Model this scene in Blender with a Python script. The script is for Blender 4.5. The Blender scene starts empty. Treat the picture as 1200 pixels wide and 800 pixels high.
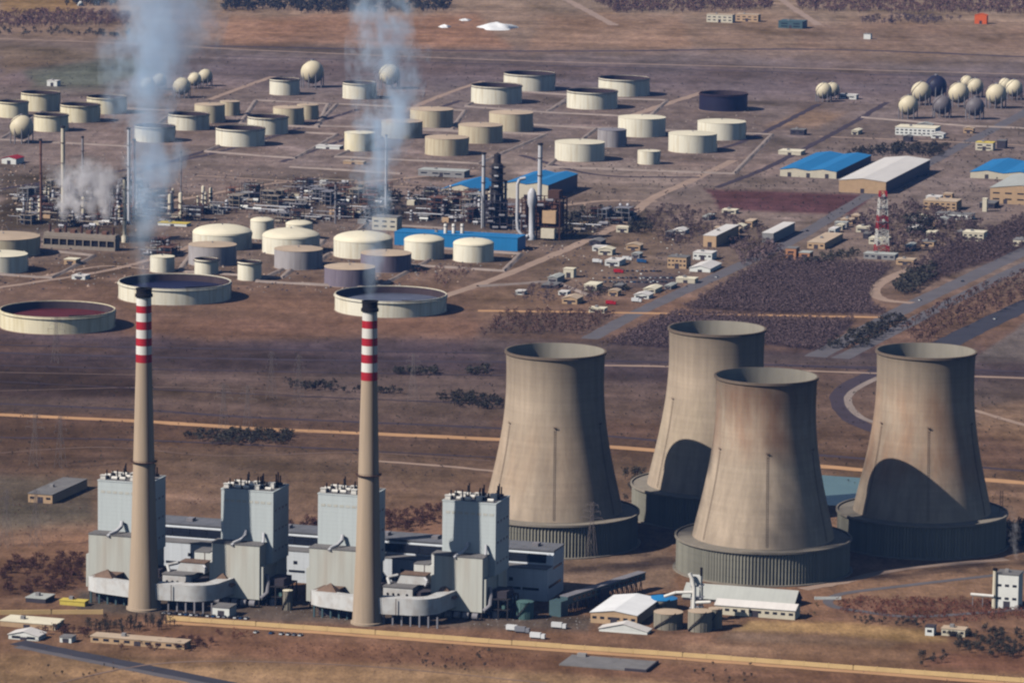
import bpy, math, random
import numpy as np
from mathutils import Vector, Matrix

random.seed(7)
rng = np.random.default_rng(7)
sc = bpy.context.scene
R = math.radians

# ------------------------------------------------------------------ camera
F = 5440.0          # focal length in pixels of a 1200 px wide picture
CAM_H = 572.0       # the photograph is taken from the air
PITCH = math.atan(844.0 / F)
cam = bpy.data.cameras.new("camera")
cam.sensor_width = 36.0
cam.lens = 36.0 * F / 1200.0
cam.clip_start = 10.0
cam.clip_end = 80000.0
cam_o = bpy.data.objects.new("camera", cam)
sc.collection.objects.link(cam_o)
cam_o.location = (0, 0, CAM_H)
ROLL = R(0.72)       # the photograph is held very slightly askew
cam_o.rotation_euler = (Matrix.Rotation(R(90) - PITCH, 3, 'X') @ Matrix.Rotation(ROLL, 3, 'Z')).to_euler()
sc.camera = cam_o

# ------------------------------------------------------------------ light
SUN_AZ, SUN_EL = R(27), R(40)       # light travels towards +x and away from the camera
w = bpy.data.worlds.new("World")
sc.world = w
w.use_nodes = True
nt = w.node_tree
sky = nt.nodes.new("ShaderNodeTexSky")
sky.sky_type = 'NISHITA'
sky.sun_disc = False
sky.sun_elevation = SUN_EL
sky.sun_rotation = math.atan2(-math.cos(SUN_AZ), -math.sin(SUN_AZ))
sky.altitude = 1600
nt.links.new(sky.outputs[0], nt.nodes["Background"].inputs[0])
nt.nodes["Background"].inputs[1].default_value = 0.06
sl = bpy.data.lights.new("sun", 'SUN')
sl.energy = 5.0
sl.angle = R(0.5)
sl.color = (1.0, 0.95, 0.88)
so = bpy.data.objects.new("sun", sl)
sc.collection.objects.link(so)
so.rotation_euler = Vector((math.cos(SUN_AZ) * math.cos(SUN_EL), math.sin(SUN_AZ) * math.cos(SUN_EL),
                            -math.sin(SUN_EL))).to_track_quat('-Z', 'Y').to_euler()
so.location = (0, 0, 800)
vs = sc.view_settings
vs.view_transform = 'Standard'
vs.look = 'None'
vs.exposure = -0.12
vs.gamma = 1.0
sc.cycles.filter_width = 2.25
sc.cycles.max_bounces = 6
sc.cycles.diffuse_bounces = 0
sc.cycles.volume_bounces = 4
sc.cycles.volume_max_steps = 256

# ------------------------------------------------------------------ geometry of the view
CP, SP = math.cos(PITCH), math.sin(PITCH)
CR, SR = math.cos(ROLL), math.sin(ROLL)


def G(px, py, z=0.0):
    """ground point (world metres) seen at a place of the 1200x800 photograph"""
    a, b = (px - 600.0) / F, (400.0 - py) / F
    u, v = a * CR - b * SR, a * SR + b * CR
    dx, dy, dz = u, CP + v * SP, -SP + v * CP
    t = (z - CAM_H) / dz
    return Vector((dx * t, dy * t, z))


def S(py):
    """pixels per metre for things standing at that row"""
    p = G(600, py)
    return F / (p.y * CP + CAM_H * SP)


def hm(py0, py1, px=600.0):
    """height in metres of something standing at row py0 whose top is at py1"""
    p = G(px, py0)
    lo, hi = 0.0, 400.0
    for _ in range(40):
        m = (lo + hi) / 2
        if proj(p.x, p.y, m)[1] > py1: lo = m
        else: hi = m
    return lo


def proj(X, Y, Z=0.0):
    dz = Z - CAM_H
    d = Y * CP - dz * SP
    up = Y * SP + dz * CP
    u, v = X / d, up / d
    return 600 + F * (u * CR + v * SR), 400 - F * (v * CR - u * SR)


ROT = R(-17.0)                      # the whole site is laid out on one grid
AX = Vector((math.cos(ROT), math.sin(ROT), 0))
AY = Vector((-math.sin(ROT), math.cos(ROT), 0))


# ------------------------------------------------------------------ materials
def lin(r, g, b):
    f = lambda c: ((c / 255.0 + 0.055) / 1.055) ** 2.4 if c > 10 else c / 255.0 / 12.92
    return (f(r), f(g), f(b), 1.0)


MATS = {}


def mat(name, rgb, rough=0.8, var=0.18, scale=0.2, stretch=(1, 1, 1), rnd=0.08, bump=0.0, metal=0.0,
        dirt=None, dirt_scale=0.05, dirt_stretch=(1, 1, 1), dirt_amt=0.5, lines=None):
    m = bpy.data.materials.new(name)
    m.use_nodes = True
    n, l = m.node_tree.nodes, m.node_tree.links
    b = n["Principled BSDF"]
    b.inputs["Roughness"].default_value = rough
    b.inputs["Metallic"].default_value = metal
    b.inputs["Specular IOR Level"].default_value = 0.25
    tc = n.new("ShaderNodeTexCoord")
    mp = n.new("ShaderNodeMapping")
    mp.inputs["Scale"].default_value = stretch
    l.new(tc.outputs["Object"], mp.inputs[0])
    nz = n.new("ShaderNodeTexNoise")
    nz.inputs["Scale"].default_value = scale
    nz.inputs["Detail"].default_value = 6
    nz.inputs["Roughness"].default_value = 0.62
    l.new(mp.outputs[0], nz.inputs[0])
    mr = n.new("ShaderNodeMapRange")
    mr.inputs[1].default_value, mr.inputs[2].default_value = 0.28, 0.72
    mr.inputs[3].default_value, mr.inputs[4].default_value = 1 - var, 1 + var
    l.new(nz.outputs[0], mr.inputs[0])
    oi = n.new("ShaderNodeObjectInfo")
    mr2 = n.new("ShaderNodeMapRange")
    mr2.inputs[3].default_value, mr2.inputs[4].default_value = 1 - rnd, 1 + rnd
    l.new(oi.outputs["Random"], mr2.inputs[0])
    mul = n.new("ShaderNodeMath")
    mul.operation = 'MULTIPLY'
    l.new(mr.outputs[0], mul.inputs[0])
    l.new(mr2.outputs[0], mul.inputs[1])
    last = mul.outputs[0]
    if lines:                        # (axis, period metres, depth) : seams of sheeting
        sp = n.new("ShaderNodeSeparateXYZ")
        l.new(tc.outputs["Object"], sp.inputs[0])
        for ax, per, dep in lines:
            d1 = n.new("ShaderNodeMath"); d1.operation = 'DIVIDE'
            l.new(sp.outputs[ax], d1.inputs[0]); d1.inputs[1].default_value = per
            d2 = n.new("ShaderNodeMath"); d2.operation = 'FRACT'
            l.new(d1.outputs[0], d2.inputs[0])
            d3 = n.new("ShaderNodeMapRange")
            d3.inputs[1].default_value, d3.inputs[2].default_value = 0.0, 0.22
            d3.inputs[3].default_value, d3.inputs[4].default_value = 1 - dep, 1
            l.new(d2.outputs[0], d3.inputs[0])
            mm = n.new("ShaderNodeMath"); mm.operation = 'MULTIPLY'
            l.new(last, mm.inputs[0]); l.new(d3.outputs[0], mm.inputs[1])
            last = mm.outputs[0]
    base = None
    if dirt:
        mp2 = n.new("ShaderNodeMapping")
        mp2.inputs["Scale"].default_value = dirt_stretch
        l.new(tc.outputs["Object"], mp2.inputs[0])
        nz2 = n.new("ShaderNodeTexNoise")
        nz2.inputs["Scale"].default_value = dirt_scale
        nz2.inputs["Detail"].default_value = 5
        l.new(mp2.outputs[0], nz2.inputs[0])
        mr3 = n.new("ShaderNodeMapRange")
        mr3.inputs[1].default_value, mr3.inputs[2].default_value = 0.45, 0.72
        mr3.inputs[4].default_value = dirt_amt
        l.new(nz2.outputs[0], mr3.inputs[0])
        mx = n.new("ShaderNodeMix")
        mx.data_type = 'RGBA'
        l.new(mr3.outputs[0], mx.inputs[0])
        mx.inputs[6].default_value = rgb
        mx.inputs[7].default_value = dirt
        base = mx.outputs[2]
    sc_ = n.new("ShaderNodeVectorMath")
    sc_.operation = 'SCALE'
    if base:
        l.new(base, sc_.inputs[0])
    else:
        sc_.inputs[0].default_value = rgb[:3]
    l.new(last, sc_.inputs["Scale"])
    l.new(sc_.outputs[0], b.inputs["Base Color"])
    if bump:
        bp = n.new("ShaderNodeBump")
        bp.inputs["Strength"].default_value = 0.6
        bp.inputs["Distance"].default_value = bump
        l.new(nz.outputs[0], bp.inputs["Height"])
        l.new(bp.outputs[0], b.inputs["Normal"])
    MATS[name] = m
    return m


def concrete_tower(name, rust, rust_z0, rust_z1, rust_col, top_dark=0.25):
    """board-marked concrete shell: lift rings, vertical runs, a rust bloom at a height of its own"""
    m = bpy.data.materials.new(name)
    m.use_nodes = True
    n, l = m.node_tree.nodes, m.node_tree.links
    b = n["Principled BSDF"]
    b.inputs["Roughness"].default_value = 0.92
    b.inputs["Specular IOR Level"].default_value = 0.15
    tc = n.new("ShaderNodeTexCoord")

    def noise(scale, stretch, detail=5, rough=0.6):
        mp = n.new("ShaderNodeMapping"); mp.inputs["Scale"].default_value = stretch
        l.new(tc.outputs["Object"], mp.inputs[0])
        z = n.new("ShaderNodeTexNoise")
        z.inputs["Scale"].default_value = scale; z.inputs["Detail"].default_value = detail
        z.inputs["Roughness"].default_value = rough
        l.new(mp.outputs[0], z.inputs[0])
        return z.outputs[0]

    def rng_(o, a, c, lo, hi):
        r = n.new("ShaderNodeMapRange")
        r.inputs[1].default_value, r.inputs[2].default_value = a, c
        r.inputs[3].default_value, r.inputs[4].default_value = lo, hi
        l.new(o, r.inputs[0])
        return r.outputs[0]

    def mul(a, c):
        q = n.new("ShaderNodeMath"); q.operation = 'MULTIPLY'
        l.new(a, q.inputs[0])
        if isinstance(c, float): q.inputs[1].default_value = c
        else: l.new(c, q.inputs[1])
        return q.outputs[0]

    def mixc(f, a, c):
        x = n.new("ShaderNodeMix"); x.data_type = 'RGBA'
        l.new(f, x.inputs[0])
        for i, v in ((6, a), (7, c)):
            if isinstance(v, tuple): x.inputs[i].default_value = v
            else: l.new(v, x.inputs[i])
        return x.outputs[2]

    sp = n.new("ShaderNodeSeparateXYZ")
    l.new(tc.outputs["Object"], sp.inputs[0])
    z = sp.outputs[2]
    rings = rng_(noise(0.40, (0.02, 0.02, 1.0), 5, 0.7), 0.3, 0.7, 0.92, 1.06)
    runs = rng_(noise(0.20, (1, 1, 0.035), 6, 0.7), 0.3, 0.7, 0.80, 1.14)
    blot = rng_(noise(0.035, (1, 1, 0.6), 8, .68), 0.3, 0.7, 0.82, 1.14)
    top = rng_(z, 88.0, 120.0, 1.0, 1.0 - top_dark * 1.35)
    v = mul(mul(rings, runs), mul(blot, top))
    up = rng_(z, rust_z0 - 16, rust_z0, 0.0, 1.0)
    dn = rng_(z, rust_z1, rust_z1 + 16, 1.0, 0.0)
    rm = mul(mul(mul(up, dn), rng_(noise(0.045, (1, 1, 0.35), 6), 0.36, 0.62, 0.0, 1.0)), float(rust))
    base = mixc(rm, lin(181, 162, 141), rust_col)
    s_ = n.new("ShaderNodeVectorMath"); s_.operation = 'SCALE'
    l.new(base, s_.inputs[0]); l.new(v, s_.inputs["Scale"])
    l.new(s_.outputs[0], b.inputs["Base Color"])
    bp = n.new("ShaderNodeBump")
    bp.inputs["Strength"].default_value = 0.35; bp.inputs["Distance"].default_value = 0.25
    l.new(rings, bp.inputs["Height"]); l.new(bp.outputs[0], b.inputs["Normal"])
    MATS[name] = m
    return m


# ------------------------------------------------------------------ mesh helpers
class MB:
    def __init__(self):
        self.v, self.f, self.m = [], [], []

    def add(self, vs_, fs, mi=0):
        o = len(self.v)
        self.v += [tuple(p) for p in vs_]
        self.f += [tuple(i + o for i in q) for q in fs]
        self.m += [mi] * len(fs)
        return self

    def box(self, x0, x1, y0, y1, z0, z1, mi=0):
        return self.add([(x0, y0, z0), (x1, y0, z0), (x1, y1, z0), (x0, y1, z0),
                         (x0, y0, z1), (x1, y0, z1), (x1, y1, z1), (x0, y1, z1)],
                        [(3, 2, 1, 0), (4, 5, 6, 7), (0, 1, 5, 4), (1, 2, 6, 5), (2, 3, 7, 6), (3, 0, 4, 7)], mi)

    def tube(self, p0, p1, r0, r1=None, n=8, mi=0, caps=True):
        r1 = r0 if r1 is None else r1
        p0, p1 = Vector(p0), Vector(p1)
        d = (p1 - p0).normalized()
        a = d.orthogonal().normalized()
        b = d.cross(a)
        vs_ = []
        for p, r in ((p0, r0), (p1, r1)):
            for i in range(n):
                t = 2 * math.pi * i / n
                vs_.append(p + a * (r * math.cos(t)) + b * (r * math.sin(t)))
        fs = [(i, (i + 1) % n, n + (i + 1) % n, n + i) for i in range(n)]
        if caps:
            fs += [tuple(range(n - 1, -1, -1)), tuple(range(n, 2 * n))]
        return self.add(vs_, fs, mi)

    def path(self, pts, r, n=6, mi=0):
        for a, b in zip(pts[:-1], pts[1:]):
            self.tube(a, b, r, r, n, mi)
        return self

    def lathe(self, prof, n=48, mi=0, cx=0, cy=0, closed=False):
        vs_ = []
        for r, z in prof:
            for i in range(n):
                t = 2 * math.pi * i / n
                vs_.append((cx + r * math.cos(t), cy + r * math.sin(t), z))
        fs = []
        k = len(prof)
        for j in range(k - 1 + (1 if closed else 0)):
            a, b = j * n, ((j + 1) % k) * n
            fs += [(a + i, a + (i + 1) % n, b + (i + 1) % n, b + i) for i in range(n)]
        return self.add(vs_, fs, mi)

    def prism(self, poly, z0, z1, mi=0):
        n = len(poly)
        return self.add([(x, y, z0) for x, y in poly] + [(x, y, z1) for x, y in poly],
                        [tuple(range(n - 1, -1, -1)), tuple(range(n, 2 * n))] +
                        [(i, (i + 1) % n, n + (i + 1) % n, n + i) for i in range(n)], mi)

    def mesh(self, name, mats, smooth=None):
        me = bpy.data.meshes.new(name)
        me.from_pydata(self.v, [], self.f)
        for m in (mats if isinstance(mats, (list, tuple)) else [mats]):
            me.materials.append(m)
        if max(self.m, default=0):
            me.polygons.foreach_set("material_index", self.m)
        if smooth:
            me.shade_smooth()
            me.set_sharp_from_angle(angle=R(smooth))
        me.update()
        return me

    def build(self, name, mats, parent=None, smooth=None, loc=None):
        o = bpy.data.objects.new(name, self.mesh(name, mats, smooth))
        sc.collection.objects.link(o)
        if parent is not None:
            o.parent = parent
        if loc is not None:
            o.location = loc
        return o


def tag(o, label=None, cat=None, group=None, kind=None):
    if label: o["label"] = label
    if cat: o["category"] = cat
    if group: o["group"] = group
    if kind: o["kind"] = kind
    return o


def thing(name, label, cat, loc, rot=0.0, group=None):
    o = bpy.data.objects.new(name, None)
    sc.collection.objects.link(o)
    o.empty_display_size = 2
    o.location = loc
    o.rotation_euler = (0, 0, rot)
    return tag(o, label, cat, group)


def link_copy(src, parent=None, loc=None, rot=None):
    o = src.copy()
    sc.collection.objects.link(o)
    if parent is not None: o.parent = parent
    if loc is not None: o.location = loc
    if rot is not None: o.rotation_euler = rot
    return o


def inst(name, me, parent=None, loc=(0, 0, 0), rot=(0, 0, 0), scale=None):
    o = bpy.data.objects.new(name, me)
    sc.collection.objects.link(o)
    o.parent = parent
    o.location = loc
    o.rotation_euler = rot
    if scale: o.scale = scale
    return o


# ------------------------------------------------------------------ palette
concrete_tower("shell_plain", 0.25, 40, 70, lin(176, 140, 108))
concrete_tower("shell_rusty_top", 0.7, 84, 112, lin(150, 106, 80), 0.34)
concrete_tower("shell_rusty_mid", 0.65, 50, 92, lin(164, 122, 92), 0.34)
concrete_tower("shell_pale", 0.15, 40, 70, lin(176, 164, 130), 0.3)
mat("shell_inside", lin(158, 150, 136), 0.95, 0.2, 0.08, (1, 1, 0.2))
mat("delta_panel", lin(144, 140, 126), 0.7, 0.14, 0.4, (1, 1, 0.1), 0.10)
mat("rim_concrete", lin(120, 104, 90), 0.85, 0.2, 0.15)
mat("ring_roof", lin(146, 136, 122), 0.8, 0.15, 0.15)
mat("ladder_rust", lin(116, 98, 84), 0.85, 0.25, 0.4)
mat("pylon_steel", lin(128, 116, 112), 0.7, 0.2, 0.4)
mat("rust_dark", lin(84, 58, 48), 0.85, 0.25, 0.4)
mat("steel_dark", lin(52, 48, 50), 0.7, 0.25, 0.5)
mat("chimney_concrete", lin(182, 160, 136), 0.9, 0.13, 0.35, (1, 1, 0.05), 0.03, 0.1)
mat("paint_red", lin(176, 34, 44), 0.7, 0.15, 0.3, (1, 1, 0.2))
mat("paint_white", lin(232, 226, 216), 0.7, 0.1, 0.3, (1, 1, 0.2))
mat("soot_black", lin(30, 27, 30), 0.9, 0.25, 0.4)
mat("cladding_pale", lin(207, 213, 211), 0.6, 0.06, 0.25, (1, 1, 0.1), 0.02, lines=[(2, 2.4, 0.08), (0, 3.2, 0.07), (1, 3.2, 0.07)])
mat("cladding_grey", lin(208, 207, 196), 0.65, 0.08, 0.2, (1, 1, 0.12), 0.02, dirt=lin(176, 150, 124), dirt_scale=0.16,
    dirt_stretch=(1, 1, 0.08), dirt_amt=0.35, lines=[(0, 5.2, 0.08), (1, 5.2, 0.08)])
mat("hall_wall", lin(220, 224, 228), 0.6, 0.08, 0.2, (1, 1, 0.2), 0.02, lines=[(0, 6.0, 0.08), (2, 3.0, 0.05)])
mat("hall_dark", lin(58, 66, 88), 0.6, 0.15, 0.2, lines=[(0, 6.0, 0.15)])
mat("hall_roof", lin(112, 112, 116), 0.7, 0.2, 0.1, lines=[(0, 6.0, 0.15)])
mat("roof_grey", lin(126, 122, 120), 0.85, 0.2, 0.1)
mat("duct_steel", lin(214, 212, 208), 0.55, 0.1, 0.3, (1, 1, 0.3), 0.03, dirt=lin(166, 146, 128), dirt_scale=0.2, dirt_amt=0.4)
mat("duct_brown", lin(128, 104, 88), 0.8, 0.2, 0.3)
mat("glass_dark", lin(40, 44, 54), 0.25, 0.2, 0.4)
mat("tank_cream", lin(245, 236, 213), 0.6, 0.06, 0.12, (1, 1, 0.5), 0.03, dirt=lin(196, 172, 128), dirt_scale=0.3,
    dirt_stretch=(1, 1, 0.08), dirt_amt=0.5, lines=[(2, 2.4, 0.06)])
mat("tank_yellow", lin(242, 229, 196), 0.6, 0.07, 0.12, (1, 1, 0.5), 0.03, dirt=lin(190, 168, 112), dirt_scale=0.3,
    dirt_stretch=(1, 1, 0.08), dirt_amt=0.5, lines=[(2, 2.4, 0.06)])
mat("tank_tan", lin(216, 200, 168), 0.7, 0.08, 0.12, (1, 1, 0.5), 0.03, dirt=lin(172, 142, 104), dirt_scale=0.3,
    dirt_stretch=(1, 1, 0.08), dirt_amt=0.55, lines=[(2, 2.4, 0.06)])
mat("tank_grey", lin(176, 168, 166), 0.7, 0.12, 0.2, (1, 1, 0.3), 0.03, dirt=lin(108, 94, 92), dirt_scale=0.25,
    dirt_stretch=(1, 1, 0.08), dirt_amt=0.6, lines=[(2, 2.4, 0.06)])
mat("tank_mauve", lin(130, 118, 128), 0.7, 0.12, 0.2, (1, 1, 0.3), 0.03, dirt=lin(78, 66, 80), dirt_scale=0.25,
    dirt_stretch=(1, 1, 0.08), dirt_amt=0.6, lines=[(0, 3.0, 0.05)])
mat("tank_navy", lin(40, 35, 54), 0.6, 0.15, 0.2, (1, 1, 0.3), 0.03)
mat("roof_cream", lin(238, 226, 198), 0.7, 0.09, 0.08, rnd=0.04)
mat("roof_tan", lin(200, 176, 150), 0.8, 0.12, 0.08, rnd=0.04)
mat("roof_grey_tank", lin(140, 134, 138), 0.8, 0.12, 0.08, rnd=0.04)
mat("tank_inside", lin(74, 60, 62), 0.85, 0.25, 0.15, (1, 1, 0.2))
mat("float_maroon", lin(92, 34, 36), 0.85, 0.2, 0.08)
mat("float_navy", lin(36, 38, 66), 0.6, 0.25, 0.06)
mat("float_slate", lin(92, 96, 112), 0.7, 0.3, 0.05)
mat("float_dark", lin(70, 62, 66), 0.8, 0.25, 0.08)
mat("sphere_cream", lin(226, 212, 180), 0.5, 0.07, 0.2, dirt=lin(176, 146, 110), dirt_scale=0.12, dirt_amt=0.4)
mat("sphere_grey", lin(120, 112, 112), 0.5, 0.1, 0.2, dirt=lin(84, 76, 84), dirt_scale=0.12, dirt_amt=0.5)
mat("sphere_navy", lin(46, 46, 66), 0.5, 0.12, 0.2)
mat("metal_pale", lin(200, 198, 200), 0.5, 0.1, 0.4)
mat("metal_mid", lin(140, 136, 140), 0.55, 0.18, 0.4)
mat("furnace_brown", lin(120, 84, 70), 0.8, 0.2, 0.3)
mat("furnace_grey", lin(150, 136, 122), 0.8, 0.15, 0.3)
mat("blue_sheet", lin(44, 128, 186), 0.5, 0.07, 0.1, (1, 0.2, 1), 0.02, lines=[(0, 4.0, 0.1)])
mat("white_sheet", lin(232, 224, 216), 0.55, 0.06, 0.1, (1, 0.2, 1), 0.02, lines=[(0, 4.0, 0.06)])
mat("grey_sheet", lin(186, 186, 178), 0.6, 0.08, 0.1, (1, 0.2, 1), 0.03, lines=[(0, 3.0, 0.08)])
mat("teal_sheet", lin(78, 100, 104), 0.6, 0.12, 0.2, lines=[(0, 2.0, 0.1)])
mat("wall_cream", lin(216, 204, 180), 0.85, 0.08, 0.2)
mat("wall_tan", lin(198, 164, 128), 0.85, 0.1, 0.2)
mat("wall_brick", lin(186, 132, 98), 0.9, 0.15, 0.4)
mat("wall_white", lin(232, 230, 222), 0.8, 0.07, 0.2)
mat("wall_grey", lin(150, 146, 144), 0.85, 0.12, 0.2)
mat("wall_dark", lin(70, 64, 70), 0.85, 0.15, 0.2)
mat("mud_wall", lin(228, 190, 134), 0.95, 0.12, 0.08, (1, 1, 1), 0.02, 0.15)
mat("roof_red", lin(170, 44, 52), 0.8, 0.1, 0.2)
mat("orange_paint", lin(232, 104, 40), 0.7, 0.1, 0.3)
mat("yellow_paint", lin(222, 196, 90), 0.7, 0.1, 0.3)
mat("teal_tank", lin(84, 112, 108), 0.6, 0.1, 0.3, (1, 1, 0.2))
mat("silo_grey", lin(150, 142, 126), 0.8, 0.12, 0.3, (1, 1, 0.2), dirt=lin(112, 100, 88), dirt_amt=0.5)
mat("twig_near", lin(90, 60, 52), 0.95, 0.3, 0.06, rnd=0.3)
mat("bark", lin(78, 60, 54), 0.95, 0.25, 0.8)
mat("twig_brown", lin(116, 86, 76), 0.95, 0.3, 0.06, rnd=0.25)
mat("twig_mauve", lin(112, 92, 92), 0.95, 0.3, 0.05, rnd=0.25)
mat("leaf_dark", lin(66, 62, 54), 0.9, 0.3, 0.06, rnd=0.25)
mat("leaf_olive", lin(96, 86, 56), 0.9, 0.3, 0.06, rnd=0.25)
mat("twig_red", lin(122, 74, 58), 0.95, 0.3, 0.06, rnd=0.25)
mat("asphalt", lin(66, 64, 72), 0.9, 0.2, 0.05, rnd=0.0)
mat("asphalt_pale", lin(106, 100, 102), 0.9, 0.15, 0.05, rnd=0.0)
mat("track_sand", lin(196, 150, 108), 0.95, 0.15, 0.04, rnd=0.0)
mat("track_pale", lin(168, 142, 124), 0.95, 0.15, 0.04, rnd=0.0)
mat("track_dim", lin(140, 116, 104), 0.95, 0.2, 0.04, rnd=0.0)
mat("track_dark", lin(72, 60, 66), 0.95, 0.2, 0.04, rnd=0.0)
mat("dike_soil", lin(150, 134, 124), 0.95, 0.2, 0.06, rnd=0.1)
mat("spoil_white", lin(240, 238, 236), 0.9, 0.08, 0.1)
mat("water_teal", lin(104, 128, 128), 0.25, 0.1, 0.03)
mat("car_red", lin(178, 36, 44), 0.35, 0.05)
mat("car_white", lin(232, 230, 228), 0.35, 0.05)
mat("car_blue", lin(40, 84, 130), 0.35, 0.05)
mat("car_dark", lin(44, 44, 52), 0.35, 0.05)
mat("car_grey", lin(140, 140, 146), 0.35, 0.05)
# ------------------------------------------------------------------ terrain: one sheet out to the horizon
def vnoise(x, y, seed):
    """smooth value noise"""
    r = np.random.default_rng(seed)
    t = r.random((64, 64))
    xi, yi = np.floor(x).astype(int), np.floor(y).astype(int)
    fx, fy = x - xi, y - yi
    fx, fy = fx * fx * (3 - 2 * fx), fy * fy * (3 - 2 * fy)
    g = lambda a, b: t[a % 64, b % 64]
    return (g(xi, yi) * (1 - fx) * (1 - fy) + g(xi + 1, yi) * fx * (1 - fy) +
            g(xi, yi + 1) * (1 - fx) * fy + g(xi + 1, yi + 1) * fx * fy) * 2 - 1


def fbm(x, y, seed, o=4):
    s, a = 0, 0.5
    for k in range(o):
        s = s + a * vnoise(x * 2 ** k, y * 2 ** k, seed + k)
        a *= 0.55
    return s


def poly_dist(px, py, poly):
    """signed distance (inside positive) to a polygon"""
    inside = np.zeros(px.shape, bool)
    best = np.full(px.shape, 1e9)
    n = len(poly)
    for i in range(n):
        (x0, y0), (x1, y1) = poly[i], poly[(i + 1) % n]
        dx, dy = x1 - x0, y1 - y0
        t = np.clip(((px - x0) * dx + (py - y0) * dy) / (dx * dx + dy * dy + 1e-9), 0, 1)
        best = np.minimum(best, np.hypot(px - x0 - t * dx, py - y0 - t * dy))
        c = (y0 > py) != (y1 > py)
        with np.errstate(divide='ignore', invalid='ignore'):
            xx = dx * (py - y0) / (dy if abs(dy) > 1e-9 else 1e-9) + x0
        inside ^= c & (px < xx)
    return np.where(inside, best, -best)


KSOIL = 1.03
HAZE_AT = np.array([.0022, .0055, .019]) / 2900.0     # light the air adds per metre of distance


def soil(c):
    return np.array(lin(*c)[:3]) / KSOIL


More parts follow.
